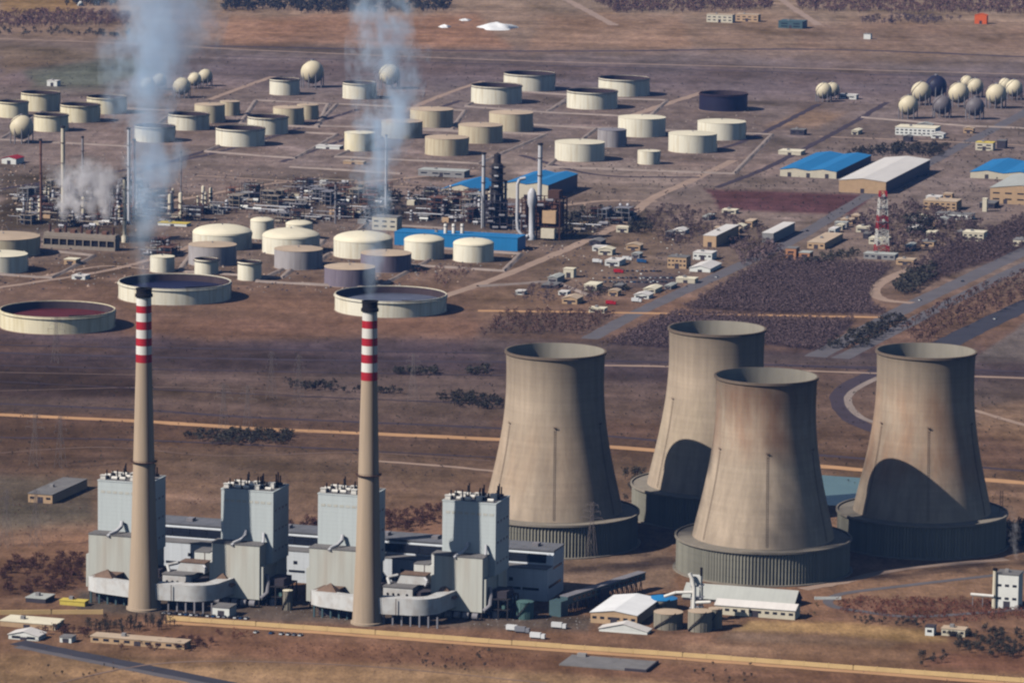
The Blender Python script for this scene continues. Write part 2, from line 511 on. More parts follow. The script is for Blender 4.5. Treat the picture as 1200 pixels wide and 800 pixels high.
BANDS = [(-200, (140, 124, 118)), (0, (150, 128, 116)), (20, (146, 122, 110)), (45, (138, 116, 106)), (60, (120, 106, 108)),
         (90, (114, 101, 108)), (110, (124, 109, 109)), (200, (130, 114, 112)), (300, (122, 104, 98)), (345, (124, 98, 88)),
         (392, (114, 90, 84)), (402, (88, 74, 82)), (428, (82, 69, 77)), (440, (102, 85, 84)), (475, (104, 86, 82)),
         (492, (98, 76, 70)), (525, (96, 75, 68)), (545, (112, 90, 79)), (600, (128, 101, 87)), (650, (136, 105, 88)),
         (700, (128, 99, 84)), (735, (124, 94, 79)), (768, (130, 100, 82)), (780, (152, 122, 96)), (1000, (154, 124, 98))]
ZONES = [
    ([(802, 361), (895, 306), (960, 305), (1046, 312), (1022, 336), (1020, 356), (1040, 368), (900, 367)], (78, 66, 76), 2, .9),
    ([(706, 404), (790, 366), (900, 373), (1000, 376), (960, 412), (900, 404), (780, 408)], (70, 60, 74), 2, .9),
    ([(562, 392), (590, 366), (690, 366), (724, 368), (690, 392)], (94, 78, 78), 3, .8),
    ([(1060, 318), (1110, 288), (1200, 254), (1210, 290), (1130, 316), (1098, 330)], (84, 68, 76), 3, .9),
    ([(-20, 656), (98, 648), (102, 690), (-20, 702)], (86, 62, 56), 4, .8),  # outline in the photograph, soil colour, softness of the edge
    ([(150, 735), (300, 742), (560, 758), (900, 782), (1210, 800), (1210, 830), (900, 806), (560, 780), (300, 770)], (120, 88, 74), 6, .9),
    ([(880, 726), (1000, 730), (1085, 738), (1110, 750), (1060, 752), (960, 742), (860, 738)], (182, 148, 108), 4, .9),
    ([(850, 738), (960, 743), (1060, 752), (1040, 760), (930, 756), (840, 748)], (126, 104, 90), 5, .8),
    ([(800, 752), (930, 757), (1080, 764), (1060, 776), (960, 770), (800, 760)], (160, 126, 104), 6, .8),
    ([(1000, 700), (1190, 702), (1210, 722), (1080, 730), (975, 715)], (126, 94, 82), 4, .9),
    ([(960, 690), (1040, 672), (1170, 650), (1210, 650), (1210, 690), (1090, 700), (1000, 700)], (152, 120, 100), 6, .8),
    ([(90, 690), (330, 700), (700, 722), (690, 738), (330, 728), (90, 716)], (92, 84, 82), 5, .85),  # yard ground, darkened to carry the shadow at the power block's foot
    ([(590, 655), (760, 648), (800, 655), (790, 690), (600, 700)], (130, 110, 98), 6, .8),
    ([(0, 640), (110, 620), (100, 652), (0, 668)], (144, 108, 89), 8, .7),
    ([(0, 590), (60, 592), (120, 600), (110, 612), (0, 622)], (112, 100, 88), 8, .7),
    ([(30, 84), (150, 66), (180, 84), (115, 106), (40, 102)], (100, 106, 98), 8, .8),
    ([(0, 52), (120, 56), (160, 66), (30, 82), (0, 90)], (122, 104, 90), 8, .7),
    ([(270, 22), (560, 18), (600, 58), (260, 52)], (152, 114, 98), 7, .8),
    ([(240, 18), (300, 20), (310, 48), (235, 46)], (160, 126, 110), 7, .5),
    ([(640, 20), (800, 18), (810, 56), (620, 58)], (158, 126, 110), 7, .7),
    ([(0, -5), (95, -5), (95, 14), (0, 18)], (152, 120, 88), 5, .8),
    ([(940, 32), (1210, 32), (1210, 60), (930, 58)], (140, 114, 104), 6, .7),
    ([(260, 70), (660, 76), (1210, 90), (1210, 100), (640, 92), (260, 84)], (106, 92, 98), 5, .7),
    ([(828, 222), (1022, 228), (998, 251), (846, 246)], (98, 68, 78), 2, 1.),
    ([(940, 128), (990, 132), (960, 150), (900, 148)], (142, 116, 100), 5, .7),
    ([(560, 180), (720, 190), (830, 200), (760, 235), (690, 232), (610, 210)], (146, 128, 122), 8, .8),
    ([(735, 320), (802, 322), (790, 336), (700, 336)], (80, 72, 82), 3, .9),
    ([(0, 195), (150, 200), (180, 280), (0, 272)], (74, 64, 62), 10, .8),
    ([(430, 236), (560, 228), (604, 262), (440, 264)], (70, 64, 70), 8, .8),
    ([(290, 200), (430, 205), (440, 262), (310, 255)], (98, 86, 84), 10, .7),
    ([(650, 240), (720, 250), (690, 280), (640, 285)], (76, 72, 76), 8, .7),
    ([(640, 300), (760, 262), (830, 262), (720, 345), (600, 350)], (124, 104, 94), 10, .6),
    ([(1140, 424), (1206, 370), (1210, 425)], (116, 105, 105), 2, 1.),
    ([(1145, 475), (1210, 465), (1210, 520), (1150, 510)], (138, 108, 88), 8, .6),
    ([(890, 420), (1040, 428), (1030, 520), (960, 545), (900, 520)], (114, 92, 84), 10, .6),
    ([(1145, 440), (1210, 440), (1210, 470), (1145, 475)], (102, 86, 84), 8, .6),
    ([(150, 372), (420, 372), (560, 376), (560, 394), (140, 392)], (128, 96, 84), 6, .8),
    ([(150, 345), (390, 350), (400, 372), (140, 372)], (120, 92, 80), 6, .6),
    ([(560, 340), (660, 335), (700, 360), (560, 372)], (136, 108, 94), 6, .7),
    ([(-30, 418), (120, 424), (190, 446), (150, 474), (-30, 472)], (62, 49, 54), 12, .85),  # vignetting at the view's left margin put into the soil colour
    ([(-30, 400), (110, 402), (140, 414), (-30, 416)], (90, 70, 66), 5, .7),
    ([(-30, 490), (120, 500), (170, 545), (-30, 560)], (88, 69, 64), 12, .8),  # same margin darkening in the soil colour, nearer strip
    ([(-30, 555), (110, 562), (112, 608), (-30, 622)], (92, 84, 78), 8, .8),
    ([(560, 395), (700, 398), (800, 412), (1200, 420), (1200, 430), (560, 424)], (92, 80, 84), 5, .7),
    ([(340, 470), (500, 482), (580, 492), (575, 505), (380, 496), (0, 480), (0, 466)], (94, 78, 76), 5, .7),
    ([(440, 600), (520, 590), (520, 632), (440, 640)], (140, 104, 88), 8, .6),
    ([(740, 600), (800, 590), (790, 655), (730, 655)], (112, 98, 90), 6, .5),
    ([(0, 765), (60, 770), (250, 806), (0, 806)], (146, 114, 88), 6, .8),
    ([(1100, 765), (1210, 760), (1210, 790), (1080, 780)], (140, 98, 84), 6, .7),
]

ys = []
py = 860.0
while py > -60:
    ys.append(G(600, py).y)
    py -= 2.0
xs = np.arange(-960, 961, 3.2)
gx = np.concatenate([[-60000, -12000, -4000, -1800], xs, [1800, 4000, 12000, 60000]])
gy = np.concatenate([[-20000, -2000, 500, 1500], ys, [9000, 12000, 20000, 40000, 75000]])
X, Y = np.meshgrid(gx, gy)
PX, PY = proj(X, np.maximum(Y, 1500))
col = np.zeros(X.shape + (3,))
ax_x, ax_y = X * AX.x + Y * AX.y, X * AY.x + Y * AY.y        # along and across the site grid
wob = fbm(ax_x / 130, ax_y / 300, 11)
wob2 = fbm(ax_x / 45, ax_y / 110, 31)
by = [b[0] for b in BANDS]
bc = np.array([soil(b[1]) for b in BANDS])
# the soil bands run along the site grid, so follow them in the ground's own coordinates
PYb = np.clip(PY - (PX - 300) * 0.02 + wob * 7 + wob2 * 3, -200, 1000)
for k in range(3):
    col[..., k] = np.interp(PYb, by, bc[:, k])
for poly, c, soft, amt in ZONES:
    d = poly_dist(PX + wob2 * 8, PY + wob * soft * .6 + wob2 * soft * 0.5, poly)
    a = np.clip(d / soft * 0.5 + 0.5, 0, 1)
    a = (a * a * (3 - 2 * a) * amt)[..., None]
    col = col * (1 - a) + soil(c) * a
# worn, dusty and damp patches of the yards and the plain, each with a place of its own
rb = np.random.default_rng(77)
for (x0, x1, y0, y1, cnt, wx, wy, amp) in ((-20, 640, 196, 345, 90, (10, 46), (1.5, 5), .34), (0, 1200, 100, 200, 70, (14, 60), (1.2, 4), .24),
                                           (640, 1210, 240, 350, 50, (10, 40), (1.5, 5), .28), (0, 1210, 400, 600, 70, (20, 90), (2, 8), .20),
                                           (0, 1210, 700, 810, 60, (14, 70), (2, 7), .20), (0, 1210, 0, 95, 50, (20, 90), (1.2, 5), .22)):
    for _ in range(cnt):
        cx, cy_, rx, ry = rb.uniform(x0, x1), rb.uniform(y0, y1), rb.uniform(*wx), rb.uniform(*wy)
        q = ((PX - cx + wob2 * 10) / rx) ** 2 + ((PY - cy_ - (PX - cx) * .06 + wob2 * ry * 1.5) / ry) ** 2
        f = np.clip(1.3 - q, 0, 1)
        col *= (1 + rb.choice([-1, 1.15]) * amp * rb.uniform(.4, 1.2) * f * f)[..., None]
# weathering of the soil: patches and long worked strips
pat = fbm(X / 60, Y / 160, 51) * 0.30 + fbm(ax_x / 420, ax_y / 42, 71) * 0.36 + fbm(X / 14, Y / 40, 91) * 0.26 + fbm(ax_x / 30, ax_y / 260, 171) * 0.12
col *= np.clip(1 + pat, 0.5, 1.7)[..., None]
red = fbm(X / 90, Y / 260, 131)[..., None]
col = col * (1 + red * np.array([0.06, -0.01, -0.06]))
col = np.clip(col, 0.02, 0.6)

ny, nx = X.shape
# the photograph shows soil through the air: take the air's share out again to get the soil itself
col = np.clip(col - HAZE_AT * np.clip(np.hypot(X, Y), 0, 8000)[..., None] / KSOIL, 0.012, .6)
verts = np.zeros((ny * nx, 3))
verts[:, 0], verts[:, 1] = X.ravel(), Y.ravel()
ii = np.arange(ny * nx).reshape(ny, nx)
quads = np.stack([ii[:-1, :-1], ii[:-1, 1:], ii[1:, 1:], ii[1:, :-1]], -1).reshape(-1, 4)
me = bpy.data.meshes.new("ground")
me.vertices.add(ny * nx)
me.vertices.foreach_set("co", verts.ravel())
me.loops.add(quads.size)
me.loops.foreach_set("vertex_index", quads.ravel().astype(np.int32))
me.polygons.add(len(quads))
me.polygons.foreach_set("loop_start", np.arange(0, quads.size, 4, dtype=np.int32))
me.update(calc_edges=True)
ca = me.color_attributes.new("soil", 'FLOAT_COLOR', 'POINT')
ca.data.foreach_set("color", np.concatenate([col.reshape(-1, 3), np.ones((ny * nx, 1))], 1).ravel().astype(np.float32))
gm = bpy.data.materials.new("soil")
gm.use_nodes = True
n, l = gm.node_tree.nodes, gm.node_tree.links
b = n["Principled BSDF"]
b.inputs["Roughness"].default_value = 0.97
b.inputs["Specular IOR Level"].default_value = 0.1
at = n.new("ShaderNodeAttribute"); at.attribute_name = "soil"
geo = n.new("ShaderNodeNewGeometry")
vals = []
for scale, stretch, rot, lo, hi, detail in ((0.10, (1, 0.4, 1), 0, .66, 1.34, 9), (0.02, (0.12, 1.6, 1), 20, .80, 1.20, 6),
                                            (0.5, (1, .35, 1), 0, .76, 1.25, 4)):
    mp = n.new("ShaderNodeMapping"); mp.vector_type = 'TEXTURE' if False else 'POINT'
    mp.inputs["Scale"].default_value = stretch
    mp.inputs["Rotation"].default_value = (0, 0, R(rot))
    l.new(geo.outputs["Position"], mp.inputs[0])
    z = n.new("ShaderNodeTexNoise")
    z.inputs["Scale"].default_value = scale; z.inputs["Detail"].default_value = detail
    z.inputs["Roughness"].default_value = 0.68
    l.new(mp.outputs[0], z.inputs[0])
    r_ = n.new("ShaderNodeMapRange")
    r_.inputs[1].default_value, r_.inputs[2].default_value = .3, .7
    r_.inputs[3].default_value, r_.inputs[4].default_value = lo, hi
    l.new(z.outputs[0], r_.inputs[0])
    vals.append((r_.outputs[0], z.outputs[0]))
m1 = n.new("ShaderNodeMath"); m1.operation = 'MULTIPLY'
l.new(vals[0][0], m1.inputs[0]); l.new(vals[1][0], m1.inputs[1])
m2 = n.new("ShaderNodeMath"); m2.operation = 'MULTIPLY'
l.new(m1.outputs[0], m2.inputs[0]); l.new(vals[2][0], m2.inputs[1])
s_ = n.new("ShaderNodeVectorMath"); s_.operation = 'SCALE'
l.new(at.outputs["Color"], s_.inputs[0]); l.new(m2.outputs[0], s_.inputs["Scale"])
l.new(s_.outputs[0], b.inputs["Base Color"])
bp = n.new("ShaderNodeBump"); bp.inputs["Strength"].default_value = 0.5; bp.inputs["Distance"].default_value = 2.0
l.new(vals[0][1], bp.inputs["Height"]); l.new(bp.outputs[0], b.inputs["Normal"])
me.materials.append(gm)
ground = bpy.data.objects.new("ground", me)
sc.collection.objects.link(ground)
tag(ground, kind="structure")

# ------------------------------------------------------------------ roads, tracks, dikes
_zr = [0.0]


def smooth_line(pts, sub=6):
    P = [Vector((p.x, p.y, 0)) for p in pts]
    if len(P) < 3:
        return P
    Q = [P[0] * 2 - P[1]] + P + [P[-1] * 2 - P[-2]]
    out = []
    for i in range(1, len(Q) - 2):
        p0, p1, p2, p3 = Q[i - 1:i + 3]
        for k in range(sub):
            t = k / sub
            out.append(0.5 * ((2 * p1) + (p2 - p0) * t + (2 * p0 - 5 * p1 + 4 * p2 - p3) * t * t +
                              (3 * p1 - p0 - 3 * p2 + p3) * t ** 3))
    return out + [P[-1]]


def ribbon(name, px_pts, width, mname, ragged=0.08):
    """a road surface laid as a sheet a few millimetres above the one below"""
    _zr[0] += 0.004
    z = 0.02 + _zr[0]
    P = smooth_line([G(*p) for p in px_pts])
    # dense stations so the edge can be uneven
    Q = []
    for a, b_ in zip(P[:-1], P[1:]):
        k = max(1, int((b_ - a).length / 12))
        Q += [a.lerp(b_, i / k) for i in range(k)]
    Q.append(P[-1])
    vs_, fs = [], []
    for i, q in enumerate(Q):
        d = (Q[min(i + 1, len(Q) - 1)] - Q[max(i - 1, 0)]).normalized()
        nrm = Vector((-d.y, d.x, 0))
        wa, wb = (width / 2 * (1 + random.uniform(-ragged, ragged)) for _ in (0, 1))
        vs_ += [q + nrm * wa + Vector((0, 0, z)), q - nrm * wb + Vector((0, 0, z))]
    for i in range(len(Q) - 1):
        fs.append((2 * i + 1, 2 * i + 3, 2 * i + 2, 2 * i))
    return tag(MB().add(vs_, fs).build(name, MATS[mname]), kind="structure")


def dike(px_pts, width=7.0, h=1.5, mname="dike_soil", closed=False):
    """a low earth bank with sloped sides"""
    P = [G(*p) for p in px_pts]
    if closed:
        P.append(P[0])
    Q = []
    for a, b_ in zip(P[:-1], P[1:]):
        k = max(1, int((b_ - a).length / 15))
        Q += [a.lerp(b_, i / k) for i in range(k)]
    Q.append(P[-1])
    vs_, fs = [], []
    for i, q in enumerate(Q):
        d = (Q[min(i + 1, len(Q) - 1)] - Q[max(i - 1, 0)]).normalized()
        nrm = Vector((-d.y, d.x, 0))
        hh = h * random.uniform(.75, 1.2)
        for s_, z in ((-.5, -0.1), (-.14, hh), (.14, hh), (.5, -0.1)):
            vs_.append(q + nrm * (s_ * width * random.uniform(.92, 1.08)) + Vector((0, 0, z)))
    for i in range(len(Q) - 1):
        for k in range(3):
            fs.append((4 * i + k, 4 * i + k + 1, 4 * i + 5 + k, 4 * i + 4 + k))
    return tag(MB().add(vs_, fs).build("earth_dike", MATS[mname]), kind="structure")


ribbon("dirt_track", [(-20, 485), (160, 493), (300, 502), (590, 515), (760, 527), (960, 546), (1220, 567)], 12, "track_sand", .2)
ribbon("rail_bed", [(-20, 472), (160, 480), (300, 489), (590, 502), (760, 515), (960, 533), (1220, 553)], 7, "track_dark", .2)
ribbon("road", [(20, 752), (60, 760), (100, 768), (180, 784), (300, 808)], 13, "asphalt")
ribbon("road_shoulder", [(20, 757), (60, 765), (100, 773), (180, 789), (300, 813)], 6, "asphalt_pale", .2)
ribbon("road", [(690, 397), (760, 360), (880, 305), (930, 281), (1010, 233), (1085, 193), (1220, 122)], 15, "asphalt_pale")
ribbon("road", [(515, 349), (600, 319), (720, 266), (762, 234), (805, 214), (860, 188)], 11, "track_pale", .15)
ribbon("highway", [(955, 418), (1060, 362), (1130, 328), (1230, 280)], 18, "asphalt_pale")
ribbon("highway", [(985, 420), (1080, 371), (1150, 336), (1230, 297)], 15, "asphalt_pale")
ribbon("highway", [(1090, 412), (1150, 382), (1230, 345)], 24, "asphalt")
ribbon("road", [(1062, 424), (1024, 437), (990, 456), (985, 472), (1000, 492), (1040, 508), (1120, 526)], 15, "track_dark")
ribbon("road", [(1064, 430), (1032, 441), (1000, 458), (994, 471), (1008, 488), (1040, 500)], 6, "dike_soil")
ribbon("road", [(1096, 304), (1060, 318), (1030, 333), (1026, 345), (1040, 352), (1070, 355)], 11, "track_pale", .15)
ribbon("dirt_track", [(-20, 45), (150, 51), (300, 59), (600, 71), (900, 79), (1230, 88)], 9, "track_pale", .3)
ribbon("dirt_track", [(260, 66), (600, 76), (900, 84), (1230, 93)], 6, "track_dark", .3)
ribbon("dirt_track", [(240, 54), (500, 59), (700, 60), (960, 58), (1230, 68)], 14, "track_dark", .3)
ribbon("dirt_track", [(470, 132), (515, 113), (566, 95)], 9, "track_pale", .2)
ribbon("dirt_track", [(735, 138), (780, 122), (830, 107)], 12, "track_pale", .2)
ribbon("dirt_track", [(245, 117), (280, 104), (320, 90)], 9, "track_pale", .2)
ribbon("dirt_track", [(960, 160), (1060, 164), (1150, 168), (1230, 172)], 9, "track_pale", .2)
ribbon("dirt_track", [(600, 250), (700, 236), (770, 236)], 10, "track_pale", .2)
ribbon("dirt_track", [(560, 364), (700, 366), (1040, 372)], 9, "track_sand", .2)
ribbon("dirt_track", [(-20, 413), (250, 420), (560, 424), (760, 424), (1230, 436)], 8, "track_dark", .3)
ribbon("dirt_track", [(690, 428), (800, 430), (1230, 444)], 7, "track_pale", .3)
ribbon("dirt_track", [(440, 540), (520, 546), (580, 552)], 6, "track_pale", .2)
ribbon("dirt_track", [(1140, 480), (1180, 492), (1230, 506)], 6, "track_pale", .2)
ribbon("dirt_track", [(655, -5), (690, 14), (720, 30)], 14, "track_pale", .2)
ribbon("dirt_track", [(905, -8), (930, 10), (960, 30)], 12, "track_pale", .2)
ribbon("dirt_track", [(1180, 655), (1060, 666), (985, 682), (940, 690)], 9, "track_pale", .2)
ribbon("road", [(1215, 712), (1080, 722), (1010, 716), (972, 708), (985, 696), (1060, 686), (1215, 668)], 6, "asphalt_pale", .1)
ribbon("dirt_track", [(-20, 340), (120, 318), (190, 300), (230, 286)], 8, "track_pale", .3)
ribbon("dirt_track", [(40, 326), (120, 312), (180, 316)], 6, "track_pale", .3)
ribbon("dirt_track", [(200, 236), (330, 214), (420, 214), (560, 200)], 8, "track_pale", .3)
ribbon("dirt_track", [(230, 206), (270, 208), (400, 216), (500, 220)], 7, "track_pale", .3)
ribbon("dirt_track", [(60, 244), (180, 196), (300, 160)], 8, "track_dark", .3)
ribbon("dirt_track", [(0, 222), (240, 182), (420, 128)], 8, "track_dark", .3)
ribbon("dirt_track", [(330, 190), (420, 158), (540, 118)], 7, "track_dark", .3)
ribbon("dirt_track", [(610, 182), (700, 205), (820, 208)], 8, "track_dark", .3)
ribbon("dirt_track", [(840, 220), (900, 196), (985, 152), (1040, 120)], 8, "track_dark", .3)
ribbon("dirt_track", [(840, 176), (890, 158), (960, 122)], 8, "track_dark", .3)
for pts in ([(-20, 532), (120, 524), (260, 534), (420, 530), (575, 540)], [(0, 458), (220, 454), (420, 466), (580, 462)],
            [(40, 806), (200, 776), (420, 780), (640, 800)], [(-20, 436), (200, 440), (590, 446)]):
    ribbon("wheel_track", pts, 1.5, "track_dim", .5)
for pts, wd in (([(-20, 404), (280, 409), (590, 414)], 5), ([(-20, 428), (240, 434), (590, 440)], 4), ([(700, 422), (900, 428), (1220, 440)], 5),
                ([(-20, 512), (200, 517), (580, 536)], 4), ([(-20, 446), (300, 462), (590, 474)], 3)):
    ribbon("ditch", pts, wd, "track_dark", .5)
for pts in ([(300, 118), (385, 122), (372, 150), (282, 145)], [(240, 178), (345, 186), (395, 158), (300, 152)],
            [(395, 122), (545, 130), (530, 152), (370, 148)], [(392, 184), (560, 192), (640, 158), (470, 152)],
            [(545, 125), (640, 132), (670, 112), (585, 106)], [(640, 132), (760, 138), (782, 118), (672, 114)],
            [(640, 196), (860, 204), (905, 158), (700, 150)], [(0, 164), (150, 172), (205, 130), (60, 124)],
            [(300, 330), (440, 338), (505, 304), (375, 296)], [(372, 308), (470, 314), (520, 268), (430, 262)],
            [(470, 310), (590, 318), (610, 298), (500, 290)], [(210, 318), (330, 326), (380, 282), (245, 272)],
            [(0, 322), (60, 326), (110, 300), (40, 292)], [(1010, 138), (1130, 148), (1230, 152)],
            [(610, 146), (720, 152)], [(560, 336), (650, 330), (690, 346)], [(340, 196), (470, 204)]):
    dike(pts, closed=len(pts) == 4)
tag(MB().prism([(p.x, p.y) for p in (G(955, 556), G(1012, 560), G(1012, 592), G(955, 592))], -0.3, 0.12).build("pond_water", MATS["water_teal"]), kind="structure")
# ------------------------------------------------------------------ cooling towers
TOWER_PROF = [(43.6, 19.9), (42.2, 27), (40.3, 35), (38.4, 43), (36.6, 51), (35.0, 59), (33.6, 67), (32.4, 75), (31.5, 83),
              (30.9, 91), (30.6, 99), (30.6, 107), (30.8, 114), (31.0, 118.4)]


def prof_r(z):
    zs = [p[1] for p in TOWER_PROF]
    return float(np.interp(z, zs, [p[0] for p in TOWER_PROF]))


RIM = [(31.0, 118.4), (31.9, 118.5), (31.9, 120.0), (30.6, 120.0)]
INNER = [(30.6, 120.0), (30.2, 112), (30.0, 100), (30.8, 85), (33.2, 65), (36.5, 48), (42.5, 21)]
TOWER_MESH = {}


def tower_meshes():
    TOWER_MESH["inside"] = MB().lathe(INNER, 96).mesh("shell_inside", MATS["shell_inside"], 40)
    TOWER_MESH["rim"] = MB().lathe(RIM, 96).mesh("rim_ring", MATS["rim_concrete"], 30)
    rr = MB().lathe([(43.0, 20.5), (44.4, 20.6), (44.4, 20.3), (53.2, 20.0), (53.2, 20.9), (54.3, 20.9), (54.3, 19.61), (53.0, 19.61)], 96)
    TOWER_MESH["roof"] = rr.mesh("ring_roof", MATS["ring_roof"], 30)
    d = MB()       # one cooling delta: a vee of two fin panels with louvre bars, apex outwards
    d.add([(-1.02, 0, 0), (0, .8, 0), (1.02, 0, 0), (-1.02, 0, 19.6), (0, .8, 19.6), (1.02, 0, 19.6)],
          [(0, 3, 4, 1), (1, 4, 5, 2), (3, 5, 4), (0, 1, 2), (2, 5, 3, 0)])
    for z in (4.8, 9.8, 14.8):
        d.add([(-1.02, .05, z), (0, .9, z), (1.02, .05, z), (-1.02, .05, z + .35), (0, .9, z + .35), (1.02, .05, z + .35)],
              [(0, 3, 4, 1), (1, 4, 5, 2), (3, 5, 4), (0, 1, 2)])
    TOWER_MESH["delta"] = d.mesh("cooling_delta", MATS["delta_panel"])
    TOWER_MESH["core"] = MB().lathe([(52.2, 0), (52.2, 19.6)], 96).mesh("louvre_core", MATS["steel_dark"], 40)
    TOWER_MESH["plinth"] = MB().lathe([(55.2, -.3), (55.2, .7), (52, .7)], 96).mesh("plinth", MATS["ring_roof"], 30)
    lad = MB()     # cage ladder following the flare of the shell, in the local +x direction
    zz = list(range(22, 79, 3))
    for z0, z1 in zip(zz[:-1], zz[1:]):
        r0, r1 = prof_r(z0), prof_r(z1)
        for yy in (-.55, .55):
            lad.tube((r0 + .08, yy, z0), (r1 + .08, yy, z1), .09, .09, 4)
        lad.box(r0 + .02, r0 + .2, -.6, .6, z0, z0 + .1)
        lad.box((r0 + r1) / 2 + .02, (r0 + r1) / 2 + .2, -.6, .6, (z0 + z1) / 2, (z0 + z1) / 2 + .12)
    TOWER_MESH["ladder"] = lad.mesh("cage_ladder", MATS["ladder_rust"])
    pl = MB()
    r = prof_r(77)
    pl.box(r - .2, r + 1.0, -.9, .9, 77, 77.2)
    for yy in (-.9, .82):
        pl.box(r, r + 1.0, yy, yy + .08, 77.9, 78.0)
        pl.box(r + .9, r + 1.0, yy, yy + .08, 77.2, 77.9)
    pl.box(r + .92, r + 1.0, -.8, .8, 77.9, 78.0)
    TOWER_MESH["platform"] = pl.mesh("ladder_platform", MATS["rust_dark"])


tower_meshes()


def cooling_tower(px, py, shell_mat, label, k=1.0):
    t = thing("cooling_tower", label, "cooling tower", G(px, py), 0, "dry cooling towers of the power station")
    t.scale = (1, 1, k)
    MB().lathe(TOWER_PROF, 96).build("shell", MATS[shell_mat], t, 40)
    inst("shell_inside", TOWER_MESH["inside"], t)
    inst("rim_ring", TOWER_MESH["rim"], t)
    inst("ring_roof", TOWER_MESH["roof"], t)
    inst("louvre_core", TOWER_MESH["core"], t)
    inst("plinth", TOWER_MESH["plinth"], t)
    for i in range(160):
        a = 2 * math.pi * (i + .5) / 160
        inst("cooling_delta", TOWER_MESH["delta"], t, (52.45 * math.cos(a), 52.45 * math.sin(a), 0), (0, 0, a - math.pi / 2))
    for i in range(6):
        a = R(-90 + 60 * i)
        lo = inst("cage_ladder", TOWER_MESH["ladder"], t, (0, 0, 0), (0, 0, a))
        inst("ladder_platform", TOWER_MESH["platform"], lo)
    return t


cooling_tower(648, 635, "shell_plain", "grey-tan cooling tower standing nearest to the striped chimneys", 1.017)
cooling_tower(836, 604, "shell_pale", "rearmost cooling tower, partly hidden, with a rounded shadow low on its shell", 1.028)
cooling_tower(893.5, 666, "shell_rusty_top", "frontmost cooling tower, rust-brown below its dark rim, overlapping the rear tower")
cooling_tower(1079.5, 636, "shell_rusty_mid", "cooling tower farthest from the chimneys with brown stain above a rounded shadow", 1.026)

# ------------------------------------------------------------------ chimneys
def chimney(px, py, marks, ring_y, top_w, mid_w, base_w, label):
    """marks: rows of the photograph where cap and painted bands end, from the top down"""
    t = thing("chimney", label, "chimney", G(px, py), 0, "striped power station chimneys")
    s = S(py)
    zs = [hm(py, y, px) for y in marks]
    rt, rm, rb = top_w / 2 / s, mid_w / 2 / s, base_w / 2 / s
    rad = lambda z: np.interp(z, [0, zs[-1] * .28, zs[-1], zs[0]], [rb, rb * .80, rm, rt])
    hh = [zs[-1] * k / 14 for k in range(15)]
    MB().lathe([(rad(z), z) for z in hh], 40).build("shaft", MATS["chimney_concrete"], t, 40)
    cols = ["paint_white", "paint_red"]
    for i in range(len(zs) - 2, 0, -1):
        lo, hi = zs[i + 1], zs[i]
        c = i - 1
        nm = "white_band" if c % 2 == 0 else "red_band"
        MB().lathe([(rad(lo) + .02, lo), (rad(hi) + .02, hi)], 40).build(nm, MATS[cols[c % 2]], t, 40)
    z0, z1 = zs[1], zs[0]
    MB().lathe([(rt, z0), (rt + .9, z0), (rt + .9, z0 + 1.6), (rt + .3, z0 + 1.9), (rt + .3, z1 - .8), (rt + .6, z1 - .6),
                (rt + .6, z1), (rt - .5, z1), (rt - .5, z1 - 9)], 40).build("black_cap", MATS["soot_black"], t, 30)
    zr = hm(py, ring_y, px)
    rr = rad(zr)
    pf = MB().lathe([(rr, zr - .5), (rr + 1.5, zr), (rr + 1.5, zr + .25), (rr, zr + .25)], 40)
    pf.lathe([(rr + 1.45, zr + 1.2), (rr + 1.55, zr + 1.2), (rr + 1.55, zr + 1.35), (rr + 1.45, zr + 1.35)], 40, closed=True)
    for i in range(24):
        a = 2 * math.pi * i / 24
        pf.tube(((rr + 1.5) * math.cos(a), (rr + 1.5) * math.sin(a), zr), ((rr + 1.5) * math.cos(a), (rr + 1.5) * math.sin(a), zr + 1.3), .07, n=4)
    pf.build("ring_platform", MATS["rust_dark"], t)
    MB().lathe([(rb + .9, -.3), (rb + .9, 1.2), (rb - .2, 1.5)], 40).build("footing", MATS["chimney_concrete"], t, 30)
    ld = MB()
    a = R(-62)
    z = 2.0
    while z < zs[1]:
        z1_ = min(z + 6, zs[1])
        p, q = rad(z) + .35, rad(z1_) + .35
        for da in (-.03, .03):
            ld.tube((p * math.cos(a + da), p * math.sin(a + da), z), (q * math.cos(a + da), q * math.sin(a + da), z1_), .09, n=4)
        ld.tube((p * math.cos(a - .03), p * math.sin(a - .03), z), (p * math.cos(a + .03), p * math.sin(a + .03), z), .08, n=4)
        z = z1_
    ld.build("ladder", MATS["rust_dark"], t)
    return t, zs[0], rt


CH1, CH1_H, CH1_R = chimney(168.6, 712.8, [337.5, 347.5, 357.5, 366, 376, 385.5, 395.5, 404.5, 414.5, 424], 540.5, 17, 18.5, 37.5,
                            "red and white banded chimney nearest the picture's edge, before the first boiler house")
CH2, CH2_H, CH2_R = chimney(430.6, 729.5, [352.5, 364.5, 375, 384, 395.5, 404.5, 414.5, 424.5, 435, 445], 556, 17, 19, 36,
                            "red and white banded chimney before the third boiler house, nearer the cooling towers")

